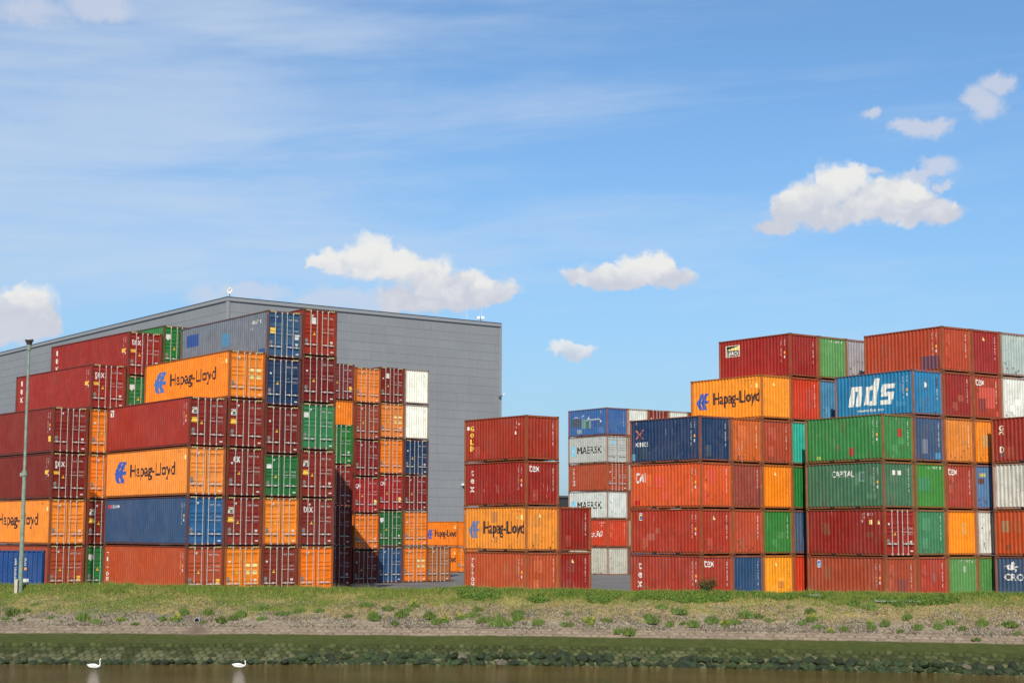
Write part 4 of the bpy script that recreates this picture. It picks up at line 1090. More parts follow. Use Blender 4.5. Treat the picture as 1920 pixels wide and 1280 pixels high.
# --- K: two orange 20 ft containers before the warehouse
st('K', -5.57, 170., 37, -.19, L20, HST, 'pair before grey warehouse', None, .15)
put('K', 0, 1, 'F88312', 'orange container with doors and dark lettering', mf=[f_doorH(HST, 'hl', 3)], ms=[hl(L20, HST)])
put('K', 0, 2, 'F88312', 'orange container with blue emblem and dark lettering', front='E', ms=[hl(L20, HST)])

# --- E: centre stack
H = HST; L = L20
st('E', .85, 94.55, 37.55, .137, L20, HST, 'centre stack', RUST, .8, .026, .008)
put('E', 0, 1, 'BE5238', 'brick red container with vertical white lettering', front='E', mf=[end_codes(H, 1)], ms=[triton(L, H), cs(L, H, 1)])
put('E', 0, 2, 'EF9436', 'faded orange container with emblem and dark lettering', front='E', dirt=.8, mf=[end_codes(H, 2, M_BROWN, True)], ms=[hl(L, H, M_DULLB), f_rects('repaint_patch', 'ep', [(2.75, 3.35, 1.65, 2.3, patch_mat('C88240')), (3.05, 3.35, .5, .85, patch_mat('C88240'))])])
scr = lambda key, lst: ('scrape', key, lambda d: ([d.stroke([(x, z), (x+w*.5, z-h)], .014, patch_mat('C8A090')) for x, z, w, h in lst], d)[1])
rs_ = random.Random(4)
put('E', 0, 3, '9C2420', 'dark red container with white letters and scrapes', front='E', mf=[tex_end(H), end_codes(H, 3), scr('e1', [(.4+rs_.random()*1.3, .6+rs_.random()*.8, .02, .05+.2*rs_.random()) for _ in range(26)])],
    ms=[f_text('tex', .60, .95, H*.34, H*.84, M_WHITE, .075, vertical=True, gap=.80), cs(L, H, 3), scr('s1', [(1.8+rs_.random()*3.2, 1.0+rs_.random()*1., .02, .15+.35*rs_.random()) for _ in range(16)])])
def gold(d):
    for i, ch in enumerate('GOLD'):
        z = 2.18-i*.40; d.text(ch, .60, .90, z-.30, z, M_YELLOW, 0, .05); d.text(ch, .625, .875, z-.28, z-.02, M_YELLOW, 1, -.0)
    d.rect(.26, .50, 1.95, 2.16, M_WHITE)
    return d
put('E', 0, 4, 'A43228', 'red brown container with vertical yellow letters', front='E', mf=[end_codes(H, 4)], ms=[('lettering', 'gold', gold), ('serial_lettering', 'gc', lambda d: (glyphs(d, 4.85, 2.2, 4, .08, .1, M_WHITE), glyphs(d, 4.85, 2.03, 7, .08, .1, M_WHITE), glyphs(d, 4.85, 1.86, 3, .08, .1, M_WHITE), d.rect(4.98, 5.08, 1.5, 1.68, M_WHITE), d)[4]), f_rects('repaint_patch', 'gp', [(1.75, 2.1, .22, .52, patch_mat('B82420'))])])
put('E', 1, 1, '98201F', 'dark red container end', front='E', colname='right column', mf=[end_codes(H, 5, None, True)])
put('E', 1, 2, '942422', 'dark red container end', front='E', colname='right column', mf=[end_codes(H, 6)])

# --- F: distant stack behind the gap
st('F', 8.934, 153.809, 34.9, -.05, L20, HST, 'distant stack in gap', RUST, .5, .012, .076)
def maersk(d):
    d.rect(.42, 1.16, .75, 1.70, M_SKYB)
    c = (.79, 1.22)
    for i in range(7):
        a = 2*math.pi*i/7+.2; b = a+.22; e = a-.22
        d.poly([(c[0]+.04*math.cos(e-.3), c[1]+.04*math.sin(e-.3)), (c[0]+.31*math.cos(a), c[1]+.31*math.sin(a)), (c[0]+.04*math.cos(b+.3), c[1]+.04*math.sin(b+.3)), c], M_WHITE, 1)
    d.disc(c[0], c[1], .10, M_WHITE, 2)
    d.text('MAERSK', 1.45, 5.2, .98, 1.62, M_DARK, 0, .03); glyphs(d, 4.75, 2.28, 5, .07, .08, M_GREY); glyphs(d, 4.75, 2.15, 4, .07, .07, M_GREY)
    return d
put('F', 0, 1, 'C9C6B8', 'dirty white container with rust', front='E', dirt=1., k=.8, ms=[])
put('F', 0, 2, 'D2442F', 'orange red container with white script', front='E', ms=[('lettering', 'zs', lambda d: d.text('zs30', 3.0, 5.3, .95, 1.5, M_WHITE, 0, .03, .4)), ('serial_lettering', 'zc', lambda d: (glyphs(d, 4.7, 2.2, 6, .12, .1, M_WHITE), glyphs(d, 5.0, 1.95, 2, .12, .1, M_WHITE), d)[2])], mf=[end_codes(H, 7)])
put('F', 0, 3, 'DADFD9', 'white container with pale blue star logo', front='E', k=.8, dirt=.7, ms=[('logo', 'mk', maersk)])
put('F', 0, 4, 'B44C38', 'brick red container with doors and vertical lettering', ms=[triton(L, H)], mf=[f_doorH(HST, 'w', 60)])
put('F', 0, 5, 'B9BBB6', 'grey container with pale blue star logo', ms=[('logo', 'mk', maersk)], dirt=.3, mf=[('data_lettering', 'mkd', lambda d: (d.rect(.55, .95, 1.75, 2.15, M_SKYB), d.disc(.75, 1.95, .12, M_WHITE, 1), glyphs(d, 1.45, 2.0, 8, .08, .08, M_GREY), glyphs(d, .2, .6, 5, .12, .16, M_GREY), glyphs(d, 1.4, 1.4, 8, .08, .08, M_GREY), d)[5])])
def script(d):
    d.rect(.45, 2.05, .95, 1.75, patch_mat('4A5666')); d.rect(2.05, 3.2, .75, 1.65, patch_mat('6F9694')); d.rect(2.8, 3.6, .75, 1.45, patch_mat('7DA096')); d.rect(3.5, 4.25, .55, 1.45, patch_mat('3A5FA0')); d.rect(4.2, 4.95, .85, 1.45, patch_mat('46608A'))
    d.rect(1.4, 2.1, .3, .7, patch_mat('8FA0A0'))
    for p in ([(2.1, 1.75), (2.25, 2.0), (2.5, 2.02), (2.45, 1.8)], [(2.9, 1.45), (3.1, 1.65), (3.3, 2.0), (3.2, 1.6), (3.5, 1.6), (3.6, 1.5), (3.8, 1.62), (3.9, 1.5), (4.2, 1.62), (4.3, 1.5), (4.6, 1.62), (4.9, 1.5)], [(.9, 1.82), (1.2, 1.9), (1.5, 1.82)]):
        d.stroke(p, .06, M_WHITE, 2)
    d.disc(5.05, 1.35, .09, M_WHITE, 1); glyphs(d, 5.0, 2.25, 3, .09, .1, M_WHITE); glyphs(d, 5.0, 2.1, 3, .09, .1, M_WHITE)
    return d
put('F', 0, 6, '3F6AB4', 'blue container with patched over white script', front='E', ms=[('lettering', 'scr', script)], mf=[end_codes(H, 8)])
for c, q in ((1, 'E4E4DA'), (2, '8C2A28'), (3, 'DCDCD0'), (4, '7C2422')):
    nm = {1: 'white container end', 2: 'dark red container doors', 3: 'white container end', 4: 'dark red container doors'}[c]
    for r in range(1, 7):
        cq = q if r == 6 else random.Random(c*7+r).choice(['A8483A', '3A5585', 'D2442F', 'C9C6B8', '8C2A28'])
        cnn = {1: 'second column', 2: 'third column', 3: 'fourth column', 4: 'fifth column'}[c]
        put('F', c, r, cq, nm if r == 6 else 'plain container', front='D' if c in (2, 4) else 'E', colname=cnn, mf=[f_doorH(HST, 'w', 60)] if (r == 6 and c in (2, 4)) else None, k=.8)

# --- C: stack right of centre
st('C', 10.606, 92.566, 36.5, .016, L20, HST, 'stack right of centre', RUST, .85, .022, .004)
EC = lambda v=0, m=None, tri=False, top=False: end_codes(HST, v, m, tri, top)
put('C', 0, 1, 'AC3A35', 'red container with vertical white letters', front='E', mf=[tex_end(H), EC(11)], ms=[f_text('tex', .62, .98, H*.28, H*.82, M_WHITE, .075, vertical=True, gap=.80), cs(L, H, 11), f_rects('repaint_patch', 'c1', [(.3, .65, .2, .5, patch_mat('8C2B28'))])])
put('C', 0, 2, 'B0362C', 'red container with small leaf logo', front='E', mf=[EC(12, None, True)], ms=[('logo', 'lf2', lambda d: (leaf_logo(d, .72, 1.95, .34, .42), d)[1]), cs(L, H, 12), f_rects('repaint_patch', 'c2', [(1.45, 2.15, .8, 1.2, patch_mat('B85A48')), (2.2, 2.55, 1.2, 1.5, patch_mat('B85A48'))])])
put('C', 0, 3, 'DE5830', 'orange red container with white letters', front='E', mf=[EC(13), f_rects('repaint_patch', 'c3e', [(.55, 1.25, 1.4, 2.2, patch_mat('DC5030')), (.2, .5, .3, 1.0, patch_mat('DC5030'))])],
    ms=[('lettering', 'cai', lambda d: d.stroke([(.86, 2.02), (.56, 2.02), (.50, 1.9), (.50, 1.66), (.56, 1.56), (.80, 1.56), (1.08, 2.04), (1.12, 1.55)], .12, M_WHITE).rect(1.24, 1.33, 1.52, 2.08, M_WHITE)), cs(L, H, 13), f_rects('repaint_patch', 'c3', [(.35, .85, .22, .5, patch_mat('C81E1E')), (2.2, 3.0, 1.2, 1.9, patch_mat('E45438')), (2.7, 3.4, .5, 1.0, patch_mat('E45438'))])])
def xines(d):
    for s in (1, -1):
        d.poly([(.52, 1.72+.26*s), (.78, 1.75+.03*s), (.86, 1.72), (.78, 1.70-.03*s), (.70, 1.72+.04*s)], M_XORANGE)
        d.poly([(.50, 1.72+.28*s), (.62, 1.72+.24*s), (.86, 1.72), (.80, 1.70+.02*s)], M_XORANGE)
        d.poly([(1.24, 1.72+.28*s), (1.10, 1.72+.24*s), (.84, 1.72), (.90, 1.70+.02*s)], M_XORANGE)
    d.text('XINES', .42, 1.64, 1.00, 1.27, M_WHITE, 0, .02); glyphs(d, .55, 2.3, 1, .07, .14, M_WHITE)
    return d
put('C', 0, 4, '1E3B6C', 'navy container with orange cross emblem', front='E', mf=[EC(14)], ms=[('logo', 'xin', xines), cs(L, H, 14), f_rects('repaint_patch', 'c4', [(.14, .45, .2, .6, patch_mat('5C98B0'))])])
cn = 'second column'
put('C', 1, 1, '2A4E80', 'dark blue container end', front='E', colname=cn, mf=[EC(15)])
put('C', 1, 2, 'BE4C3E', 'salmon red container end', front='E', colname=cn, mf=[EC(16)])
put('C', 1, 3, '9C4244', 'dusky maroon container end', front='E', colname=cn, mf=[EC(17), f_rects('repaint_patch', 'c13', [(2.0, 2.3, .2, 1.2, patch_mat('7E3A34'))])])
put('C', 1, 4, 'D2622E', 'scraped orange container end', front='E', colname=cn, dirt=1., mf=[EC(18), scr('c14', [(.4+.5*rs_.random(), .3+rs_.random()*1., .05, .1+.4*rs_.random()) for _ in range(26)])])
cn = 'third column'
put('C', 2, 1, 'F8A01C', 'yellow orange container end', front='E', colname=cn, mf=[EC(19, M_BROWN, True), f_rects('repaint_patch', 'c21', [(1.2, 1.7, .7, 1.1, patch_mat('D88830'))])])
put('C', 2, 2, '2E8236', 'green container end', front='E', colname=cn, mf=[EC(20)])
put('C', 2, 3, 'F88A0E', 'bright orange container end', front='E', colname=cn, dirt=.4, mf=[EC(21, M_BROWN, True)])
put('C', 2, 4, 'B04638', 'brick red container end', front='E', colname=cn, mf=[EC(22), f_rects('repaint_patch', 'c24', [(.6, .9, 1.3, 1.7, patch_mat('BC3C30'))])])
put('C', 2, 5, 'FA9826', 'orange container with emblem and dark lettering', front='E', colname=cn, dirt=.35, mf=[EC(23, M_BROWN, True)], ms=[hl(L, H)])
cn = 'fourth column'
put('C', 3, 1, 'D83C20', 'bright red container end', front='E', colname=cn, dirt=.3)
put('C', 3, 2, '4C6490', 'slate blue container end', front='E', colname=cn)
put('C', 3, 3, '20803C', 'green container end', front='E', colname=cn, dirt=.3, mf=[EC(25, None, False, True)])
put('C', 3, 4, '34B8AE', 'turquoise container end', front='E', colname=cn, dirt=.15)
put('C', 3, 5, 'D23C28', 'bright red container end', front='E', colname=cn, dirt=.3, mf=[EC(27), f_rects('repaint_patch', 'c35', [(1.35, 1.75, .7, 2.0, patch_mat('B84636'))])])
def beacon(d):
    d.rect(.60, 1.78, 1.55, 2.25, M_CREAM); d.rect(.64, 1.74, 1.59, 2.21, M_DARK, 1)
    d.poly([(.82, 2.02), (1.74, 2.19), (1.74, 1.93), (.9, 1.95)], M_PALEY, 2)
    d.poly([(.70, 1.62), (.84, 1.62), (.80, 2.05), (.74, 2.05)], M_WHITE, 2); d.text('BEACON', .90, 1.70, 1.64, 1.88, M_WHITE, 2, .04, .15)
    return d
put('C', 3, 6, '9C2020', 'dark red container with lighthouse beam sign', front='E', colname=cn, dirt=.25, mf=[EC(28)], ms=[('logo', 'bea', beacon), cs(L, H, 28)])
cn = 'fifth column'
for r, q in enumerate(('A8483A', '3A5585', 'D2442F', '2E8236'), 1): put('C', 4, r, q, 'plain container buried in the stack', front='E', colname=cn)
put('C', 4, 5, '4A8CC4', 'light blue container end', front='E', colname=cn)
put('C', 4, 6, '649C60', 'light green container end', front='E', colname=cn, dirt=.3, mf=[EC(30, None, False, True)])
for r, q in enumerate(('A8483A', '3A5585', 'D2442F', '2E8236', 'A8483A'), 1): put('C', 5, r, q, 'plain container buried in the stack', front='E', colname='sixth column')
put('C', 5, 6, 'A6A0A4', 'grey container end with rust', front='E', colname='sixth column', dirt=1.)

# --- D: big stack at the right
st('D', 20.358, 90.259, 33.8, 0.004, L20, HST, 'large right stack', RUST, .85, .016, .05)
def NDS(d):
    def sh(pts): return [(x+.20*(z-1.3), z) for x, z in pts]
    def bar(x0, x1, z0, z1): d.poly(sh([(x0, z0), (x1, z0), (x1, z1), (x0, z1)]), M_WHITE)
    bar(1.18, 1.56, .72, 1.88); bar(1.56, 2.08, 1.60, 1.88); bar(1.74, 2.12, .72, 1.60)
    bar(2.38, 2.74, .78, 1.82); bar(2.74, 3.0, .72, .98); bar(2.74, 3.0, 1.62, 1.88); bar(2.96, 3.34, .72, 2.26)
    bar(3.62, 4.52, .72, .98); bar(4.22, 4.58, .98, 1.42); bar(3.66, 4.22, 1.18, 1.44); bar(3.60, 3.94, 1.44, 1.88); bar(3.94, 4.62, 1.62, 1.88)
    d.text('www.n dstc  om', 1.75, 3.75, .38, .56, M_WHITE, 0, .03)
    return d
put('D', 0, 1, 'AE4A3C', 'brick red container with small blue logo', front='E', mf=[EC(31), f_rects('repaint_patch', 'd01', [(.9, 1.7, .3, 1.4, patch_mat('8E4436'))])], ms=[('logo', 'dl', lambda d: d.rect(.78, 1.10, 1.95, 2.35, M_WHITE).rect(.83, 1.05, 2.0, 2.3, M_BLUE, 1).poly([(.83, 2.1), (1.05, 2.3), (1.05, 2.2), (.95, 2.0)], M_SKYB, 2)), cs(L, H, 31)])
put('D', 0, 2, '94201C', 'dark red container with doors', dcol='A02424', mf=[f_doorH(HST, 'w', 62)], ms=[('serial_lettering', 'd2', lambda d: (glyphs(d, 4.35, 2.25, 9, .08, .1, M_WHITE, False, (3,)), glyphs(d, 4.35, 2.08, 3, .08, .1, M_WHITE), d.rect(4.85, 5.08, 1.75, 2.0, M_PALEY), d.poly([(5.45, 1.75), (5.65, 1.75), (5.6, 2.0)], M_PALEY), d.rect(4.3, 4.42, 1.85, 2.0, M_WHITE), d)[5])])
put('D', 0, 3, '45745C', 'grey green container with white capital letters', front='E', dirt=.8, mf=[EC(33), f_rects('sticker', 'd03', [(.72, 1.0, 1.85, 2.1, M_WHITE), (1.12, 1.4, 1.85, 2.1, M_WHITE)])], ms=[('lettering', 'cap', lambda d: d.text('CAPITAL', 2.1, 3.8, 1.78, 2.12, M_WHITE, 0, .015)), cs(L, H, 33), f_rects('repaint_patch', 'd3', [(4.2, 4.68, 1.5, 2.05, patch_mat('6E9882')), (4.28, 4.60, 1.58, 1.97, patch_mat('4A7060'))])])
put('D', 0, 4, '38864A', 'green container with red patches', front='E', mf=[EC(34), f_rects('repaint_patch', 'd04', [(1.25, 1.55, 1.35, 1.8, patch_mat('BE2A22'))])], dcol=None, ms=[cs(L, H, 34), f_rects('repaint_patch', 'd4', [(3.45, 3.75, .35, .8, patch_mat('BE2A22')), (2.5, 2.8, .7, 1.0, patch_mat('66704E')), (.9, 1.2, .2, .4, patch_mat('9CB850'))])])
cn = 'second column'
put('D', 1, 1, 'B23E38', 'red container end', front='E', colname=cn, mf=[EC(35), f_rects('repaint_patch', 'd11', [(1.2, 1.5, 1.2, 1.7, patch_mat('A05A50'))])])
put('D', 1, 2, '3E8460', 'blue green container end', front='E', colname=cn, mf=[EC(36)])
put('D', 1, 3, '3F8A3C', 'green container end', front='E', colname=cn, mf=[EC(37, None, False, True), f_rects('repaint_patch', 'd13', [(.2, 1.2, 1.0, 1.75, patch_mat('3E8A58'))])], dirt=.3)
put('D', 1, 4, '3C5684', 'stained slate blue container end', front='E', colname=cn, dirt=.9, mf=[EC(38), f_rects('repaint_patch', 'd14', [(.65, 1.1, .5, 1.3, patch_mat('7A7F90')), (1.7, 2.2, .2, .55, patch_mat('4A8AB0'))])])
put('D', 1, 5, '1F80C0', 'bright blue container with huge white letters', front='E', colname=cn, mf=[EC(39), ('sticker', 'nd', lambda d: d.disc(1.05, 1.75, .1, M_WHITE, 0, 10, .16).rect(1.95, 2.08, 1.6, 2.2, patch_mat('1E4A70')))], ms=[('lettering', 'nds', lambda d: NDS(d)), cs(L, H, 39)])
cn = 'third column'
put('D', 2, 1, '5F9658', 'light green container end', front='E', colname=cn, mf=[EC(40, None, False, True), f_rects('repaint_patch', 'd21', [(1.3, 1.5, 1.7, 2.05, patch_mat('A8B8A0'))])], dirt=.3)
put('D', 2, 2, 'FC9212', 'bright orange container end', front='E', colname=cn, mf=[f_rects('repaint_patch', 'd22', [(1.2, 1.6, 1.2, 1.9, patch_mat('E8A040'))])], dirt=.4)
put('D', 2, 3, 'A83C38', 'red container end with white letters', front='E', colname=cn, mf=[tex_end(H), EC(42)])
put('D', 2, 4, 'DE8638', 'faded orange container end', front='E', colname=cn, mf=[EC(43)], dirt=.9)
put('D', 2, 5, '9A282B', 'dark red container end', front='E', colname=cn, mf=[EC(44)], dirt=.5)
put('D', 2, 6, 'BA442E', 'rust red container with purple patch', front='E', colname=cn, mf=[EC(45)], ms=[cs(L, H, 45), f_rects('repaint_patch', 'd26', [(4.45, 5.75, .2, .95, patch_mat('6E3E48'))])], dirt=.7)
cn = 'fourth column'
put('D', 3, 1, '528E4C', 'green container end', front='E', colname=cn)
put('D', 3, 2, 'E0E0D8', 'white container end with rust spots', front='E', colname=cn, dirt=1., k=.8)
put('D', 3, 3, '6084C0', 'pale blue container end with patches', front='E', colname=cn, dirt=.9, mf=[f_rects('repaint_patch', 'd33', [(.4, .9, 1.9, 2.1, patch_mat('C8B870')), (.3, .8, 1.5, 1.8, patch_mat('6A4038'))])])
put('D', 3, 4, 'F58E20', 'orange container end', front='E', colname=cn, mf=[f_rects('repaint_patch', 'd34', [(.7, 1.4, 1.0, 1.7, patch_mat('D8A060'))])])
put('D', 3, 5, 'AC3C30', 'red container end with white letters', front='E', colname=cn, mf=[tex_end(H), EC(47), f_rects('repaint_patch', 'd35', [(.55, 1.95, .65, 1.85, patch_mat('D0503A')), (.55, 1.1, .5, 1.2, patch_mat('8E3428')), (1.9, 2.25, .2, .5, patch_mat('C84A34'))])])
put('D', 3, 6, '9E242C', 'dark red container end', front='E', colname=cn, mf=[EC(48, None, True)], dirt=.4)
cn = 'fifth column'
for r, q in enumerate(('A8483A', '3A5585', 'D2442F', '2E8236'), 1): put('D', 4, r, q, 'plain container buried in the stack', front='E', colname=cn)
put('D', 4, 5, 'E8E8E0', 'white container end', front='E', colname=cn, dirt=.6, k=.8)
put('D', 4, 6, 'B4C2BE', 'pale grey container end', front='E', colname=cn, dirt=.8, k=.8, mf=[end_codes(HST, 50, M_CREAM, False, True)])

# --- H: stack cut by the right edge
st('H', 30.78, 89.0, 34., 0.004, L20, HST, 'stack at right edge', RUST, .85, .016)
def gold2(d):
    d.text('G', .55, .85, 1.85, 2.15, M_CREAM, 0, .05); d.stroke([(.57, 1.62), (.57, 1.75), (.66, 1.78), (.80, 1.78), (.84, 1.62)], .07, M_CREAM); d.text('D', .57, .86, .62, .95, M_CREAM, 0, .05); d.rect(.62, .84, .36, .55, patch_mat('6A6A70'))
    return d
put('H', 0, 4, '9E2F30', 'dark red container with faded cream letters', front='E', ms=[('lettering', 'g2', gold2)])
put('H', 0, 3, 'DAD8CE', 'dirty white container', front='E', k=.8, dirt=.8)
put('H', 0, 2, 'C24C28', 'rust orange container with tan patch', front='E', ms=[f_rects('repaint_patch', 'h2', [(.45, 1.0, 1.35, 2.0, patch_mat('A87A50'))]), ('rust_spot', 'h2b', lambda d: d.poly([(.85, .3), (1.1, .5), (.98, .75), (.78, .55)], M_BROWN))])
def cronos(d):
    d.text('CRONOS', .62, 3.3, 1.28, 1.64, M_WHITE, 0, .045)
    d.poly([(.58, 2.02), (.85, 2.06), (.95, 2.14), (.82, 2.12)], M_WHITE); d.disc(1.0, 2.0, .17, M_WHITE, 0, 14, .15); d.disc(1.0, 2.02, .07, M_BLUE, 1)
    d.poly([(1.05, 1.84), (1.35, 1.88), (1.42, 2.05), (1.25, 2.15), (1.1, 2.1)], M_WHITE, 1)
    d.poly([(1.12, 2.1), (1.15, 2.28), (1.28, 2.34), (1.42, 2.2), (1.3, 2.18), (1.28, 2.05)], M_WHITE)
    d.stroke([(1.35, 2.0), (1.55, 2.06), (1.62, 1.98)], .06, M_WHITE); d.stroke([(1.35, 1.92), (1.46, 1.86), (1.36, 1.74)], .06, M_WHITE)
    return d
put('H', 0, 1, '465A82', 'slate blue container with winged horse emblem', front='E', ms=[('logo', 'cr', cronos)], dirt=.5)

# ------------------------------------------------------------------ warehouse
def clad_material(name, c, hs=1.35, vs=6.5):
    m, t, b = mat(name); tc = t.new('ShaderNodeTexCoord').outputs['Object']
    sep = t.new('ShaderNodeSeparateXYZ'); t.l.new(tc, sep.inputs[0])
    n = t.noise(tc, .12, 4, .6); n2 = t.noise(t.mapping(tc, (1, 1, .15)), 2.5, 4, .6)
    fine = t.noise(tc, 6, 3, .6)
    cell = t.noise(t.comb(t.math('FLOOR', t.math('DIVIDE', t.math('ADD', sep.outputs[0], sep.outputs[1]), vs)), t.math('FLOOR', t.math('DIVIDE', sep.outputs[2], hs*2)), 0.), 3.7, 0, .5)
    k = t.math('MULTIPLY', t.ramp(n, .3, .7, .95, 1.04), t.ramp(n2, .3, .7, .96, 1.03)); k = t.math('MULTIPLY', k, t.ramp(cell, .3, .7, .97, 1.03)); k = t.math('MULTIPLY', k, t.ramp(fine, .3, .7, .95, 1.05))
    t.l.new(t.mix(1., (*c, 1), t.comb(k, k, k), 'MULTIPLY'), b.inputs['Base Color']); b.inputs['Roughness'].default_value = .55; return m
def warehouse():
    yaw = R(36.6); D = 225.; a, e = px_dir(427, 560)
    x0, y0 = D*math.tan(a), D; Ht = 36.1; z0 = -1.2
    r = empty('warehouse', (x0, y0, z0), yaw); Hh = Ht-z0
    tag(r, 'huge windowless grey clad warehouse behind the container stacks', 'warehouse')
    LU, LV = 46., 110.     # right face length, left face length
    a2, _ = px_dir(939, 604)
    # right face ends where its ray meets azimuth a2
    u = (math.tan(a2)*y0-x0)/(math.cos(yaw)-math.tan(a2)*math.sin(yaw)); LU = u
    c = srgb('A0A2A4', .67); m = clad_material('grey_cladding', c); line = simple('panel_joint', tuple(q*.91 for q in c), .7); trim = simple('trim', tuple(min(.8, q*1.14) for q in c), .5); dark = simple('dark_trim', (.05, .055, .06), .6)
    step = 3.05; nb = int(Hh/step)+1
    mb = MB(); mb.box(0, LU, 0, LV, 0, Hh-.4, m); w = link('wall', mb.mesh('wall'), r)
    mb = MB()
    for i in range(1, nb*3):
        z = Hh-.75-i*1.31
        if z < .5: break
        mb.box(.0, LU, -.02, 0, z-.025, z+.025, line); mb.box(-.02, 0, 0, LV, z-.025, z+.025, line)
    for i in range(1, 8):
        x = LU-i*LU/8; mb.box(x-.02, x+.02, -.022, 0, 0, Hh-.7, line)
    for i in range(1, 18): y = i*LV/18; mb.box(-.022, 0, y-.02, y+.02, 0, Hh-.7, line)
    link('panel_joints', mb.mesh('panel_joints'), r)
    mb = MB()
    mb.box(-.10, LU+.10, -.10, -.025, Hh-.62, Hh, trim); mb.box(-.10, -.025, -.02, LV, Hh-.62, Hh, trim); mb.box(LU+.025, LU+.1, -.02, LV, Hh-.62, Hh, trim)
    link('parapet', mb.mesh('parapet'), r)
    mb = MB()
    for z in (Hh-.66, Hh-.10): mb.box(-.13, LU+.13, -.13, -.102, z, z+.11, dark); mb.box(-.13, -.102, -.10, LV, z, z+.11, dark)
    link('gutter_line', mb.mesh('gutter_line'), r)
    mb = MB(); mb.box(-.14, .22, -.14, -.024, 0, Hh-.64, trim); mb.box(-.14, -.024, -.02, .22, 0, Hh-.64, trim); link('corner_trim', mb.mesh('corner_trim'), r)
    mb = MB(); mb.box(LU-.2, LU+.14, -.14, -.024, 0, Hh-.64, trim); link('corner_trim', mb.mesh('corner_trim'), r)
    mb = MB(); mb.box(.05, LU-.05, .05, LV-.05, Hh-.4, Hh-.3, dark); link('roof', mb.mesh('roof'), r)
    M = r.matrix_basis
    wmat = simple('white_enamel', (.8, .8, .76), .4); dm = simple('dark_fitting', (.04, .04, .045), .5)
    def W_(p): return Matrix.Translation((x0, y0, z0)) @ Matrix.Rotation(yaw, 4, 'Z') @ Vector(p)
    # satellite dish on the corner
    o = empty('satellite_dish', W_((.6, .6, Hh)), 0); tag(o, 'white dish antenna on the nearest roof corner of the warehouse', 'antenna')
    mb = MB(); mb.tube((0, 0, -.1), (0, 0, 1.1), .05, .05, dm); link('mast', mb.mesh('mast'), o)
    mb = MB(); n = 14; ax = Vector((.62, -.7, .15)).normalized(); s1 = ax.orthogonal().normalized(); s2 = ax.cross(s1); cpt = Vector((-.18, -.1, .95))
    rings = [(.0, 0.), (.30, .05), (.50, .15), (.50, .18), (.3, .10), (0, .04)]
    prev = None
    for rad, dd in rings:
        ring = [tuple(cpt+ax*dd+(s1*math.cos(2*math.pi*i/n)+s2*math.sin(2*math.pi*i/n))*max(rad, .01)) for i in range(n)]
        if prev:
            for i in range(n): mb.face([prev[i], prev[(i+1) % n], ring[(i+1) % n], ring[i]], wmat)
        prev = ring
    link('dish', mb.mesh('dish'), o)
    mb = MB(); mb.tube(tuple(cpt), tuple(cpt+ax*.55), .03, .03, dm, 6); mb.box(cpt.x+ax.x*.55-.07, cpt.x+ax.x*.55+.07, cpt.y+ax.y*.55-.07, cpt.y+ax.y*.55+.07, cpt.z+ax.z*.55-.07, cpt.z+ax.z*.55+.07, dm); link('feed_arm', mb.mesh('feed_arm'), o)
    # twin floodlights and whip mast near the right end
    a3, _ = px_dir(905, 600); u3 = (math.tan(a3)*y0-x0)/(math.cos(yaw)-math.tan(a3)*math.sin(yaw))
    o = empty('roof_camera', W_((u3, .5, Hh)), 0); tag(o, 'pair of white camera housings with thin mast on the warehouse roof', 'camera')
    mb = MB(); mb.tube((0, 0, -.1), (0, 0, .55), .06, .06, dm); mb.tube((.12, 0, 0), (.12, 0, 2.6), .02, .012, wmat, 6); link('mast', mb.mesh('mast'), o)
    for s in (-1, 1):
        mb = MB(); mb.box(s*.34-.20, s*.34+.20, -.25, .25, .35, .80, wmat); mb.box(s*.34-.17, s*.34+.17, -.30, -.25, .39, .76, wmat); link('housing', mb.mesh('housing'), o)
    a4, _ = px_dir(879, 600); u4 = (math.tan(a4)*y0-x0)/(math.cos(yaw)-math.tan(a4)*math.sin(yaw))
    mb = MB(); mb.tube((0, 0, 0), (0, 0, 2.4), .022, .012, wmat, 6); mb.box(-.08, .08, -.08, .08, -.02, .10, wmat)
    o = link('whip_antenna', mb.mesh('whip_antenna'), None, None, W_((u4, .5, Hh))); tag(o, 'thin white whip antenna on the warehouse roof edge', 'antenna')
    # wall lamp on the right edge
    zc = CAMZ+math.tan(px_dir(939, 744)[1])*math.hypot(*W_((LU, 0, 0)).xy)
    p = W_((LU, -.05, 0)); o = empty('wall_camera', (p.x, p.y, zc), 0); tag(o, 'small camera on a bracket high on the warehouse right edge', 'camera')
    mb = MB(); mb.tube((-.05, -.1, 0), (-.05, -.45, 0), .22, .22, dm, 10); link('base', mb.mesh('base'), o)
    mb = MB(); mb.tube((-.05, -.35, 0), (.45, -.45, .3), .05, .05, dm, 6); mb.tube((.40, -.45, .22), (.62, -.45, .45), .12, .12, wmat, 8); link('camera_head', mb.mesh('camera_head'), o)
    zc = CAMZ+math.tan(px_dir(868, 908)[1])*math.hypot(*W_((LU*.86, 0, 0)).xy)
    a5, _ = px_dir(868, 908); u5 = (math.tan(a5)*y0-x0)/(math.cos(yaw)-math.tan(a5)*math.sin(yaw)); p = W_((u5, -.05, 0))
    mb = MB(); mb.box(-.30, .30, -.45, 0, -.16, .16, wmat); mb.box(-.22, .22, -.35, -.02, -.30, -.162, dm); o = link('wall_lamp', mb.mesh('wall_lamp'), None, None, (p.x, p.y, zc)); o.rotation_euler = (0, 0, yaw); tag(o, 'small wall lamp low on the warehouse wall beside the centre stack', 'lamp')
warehouse()
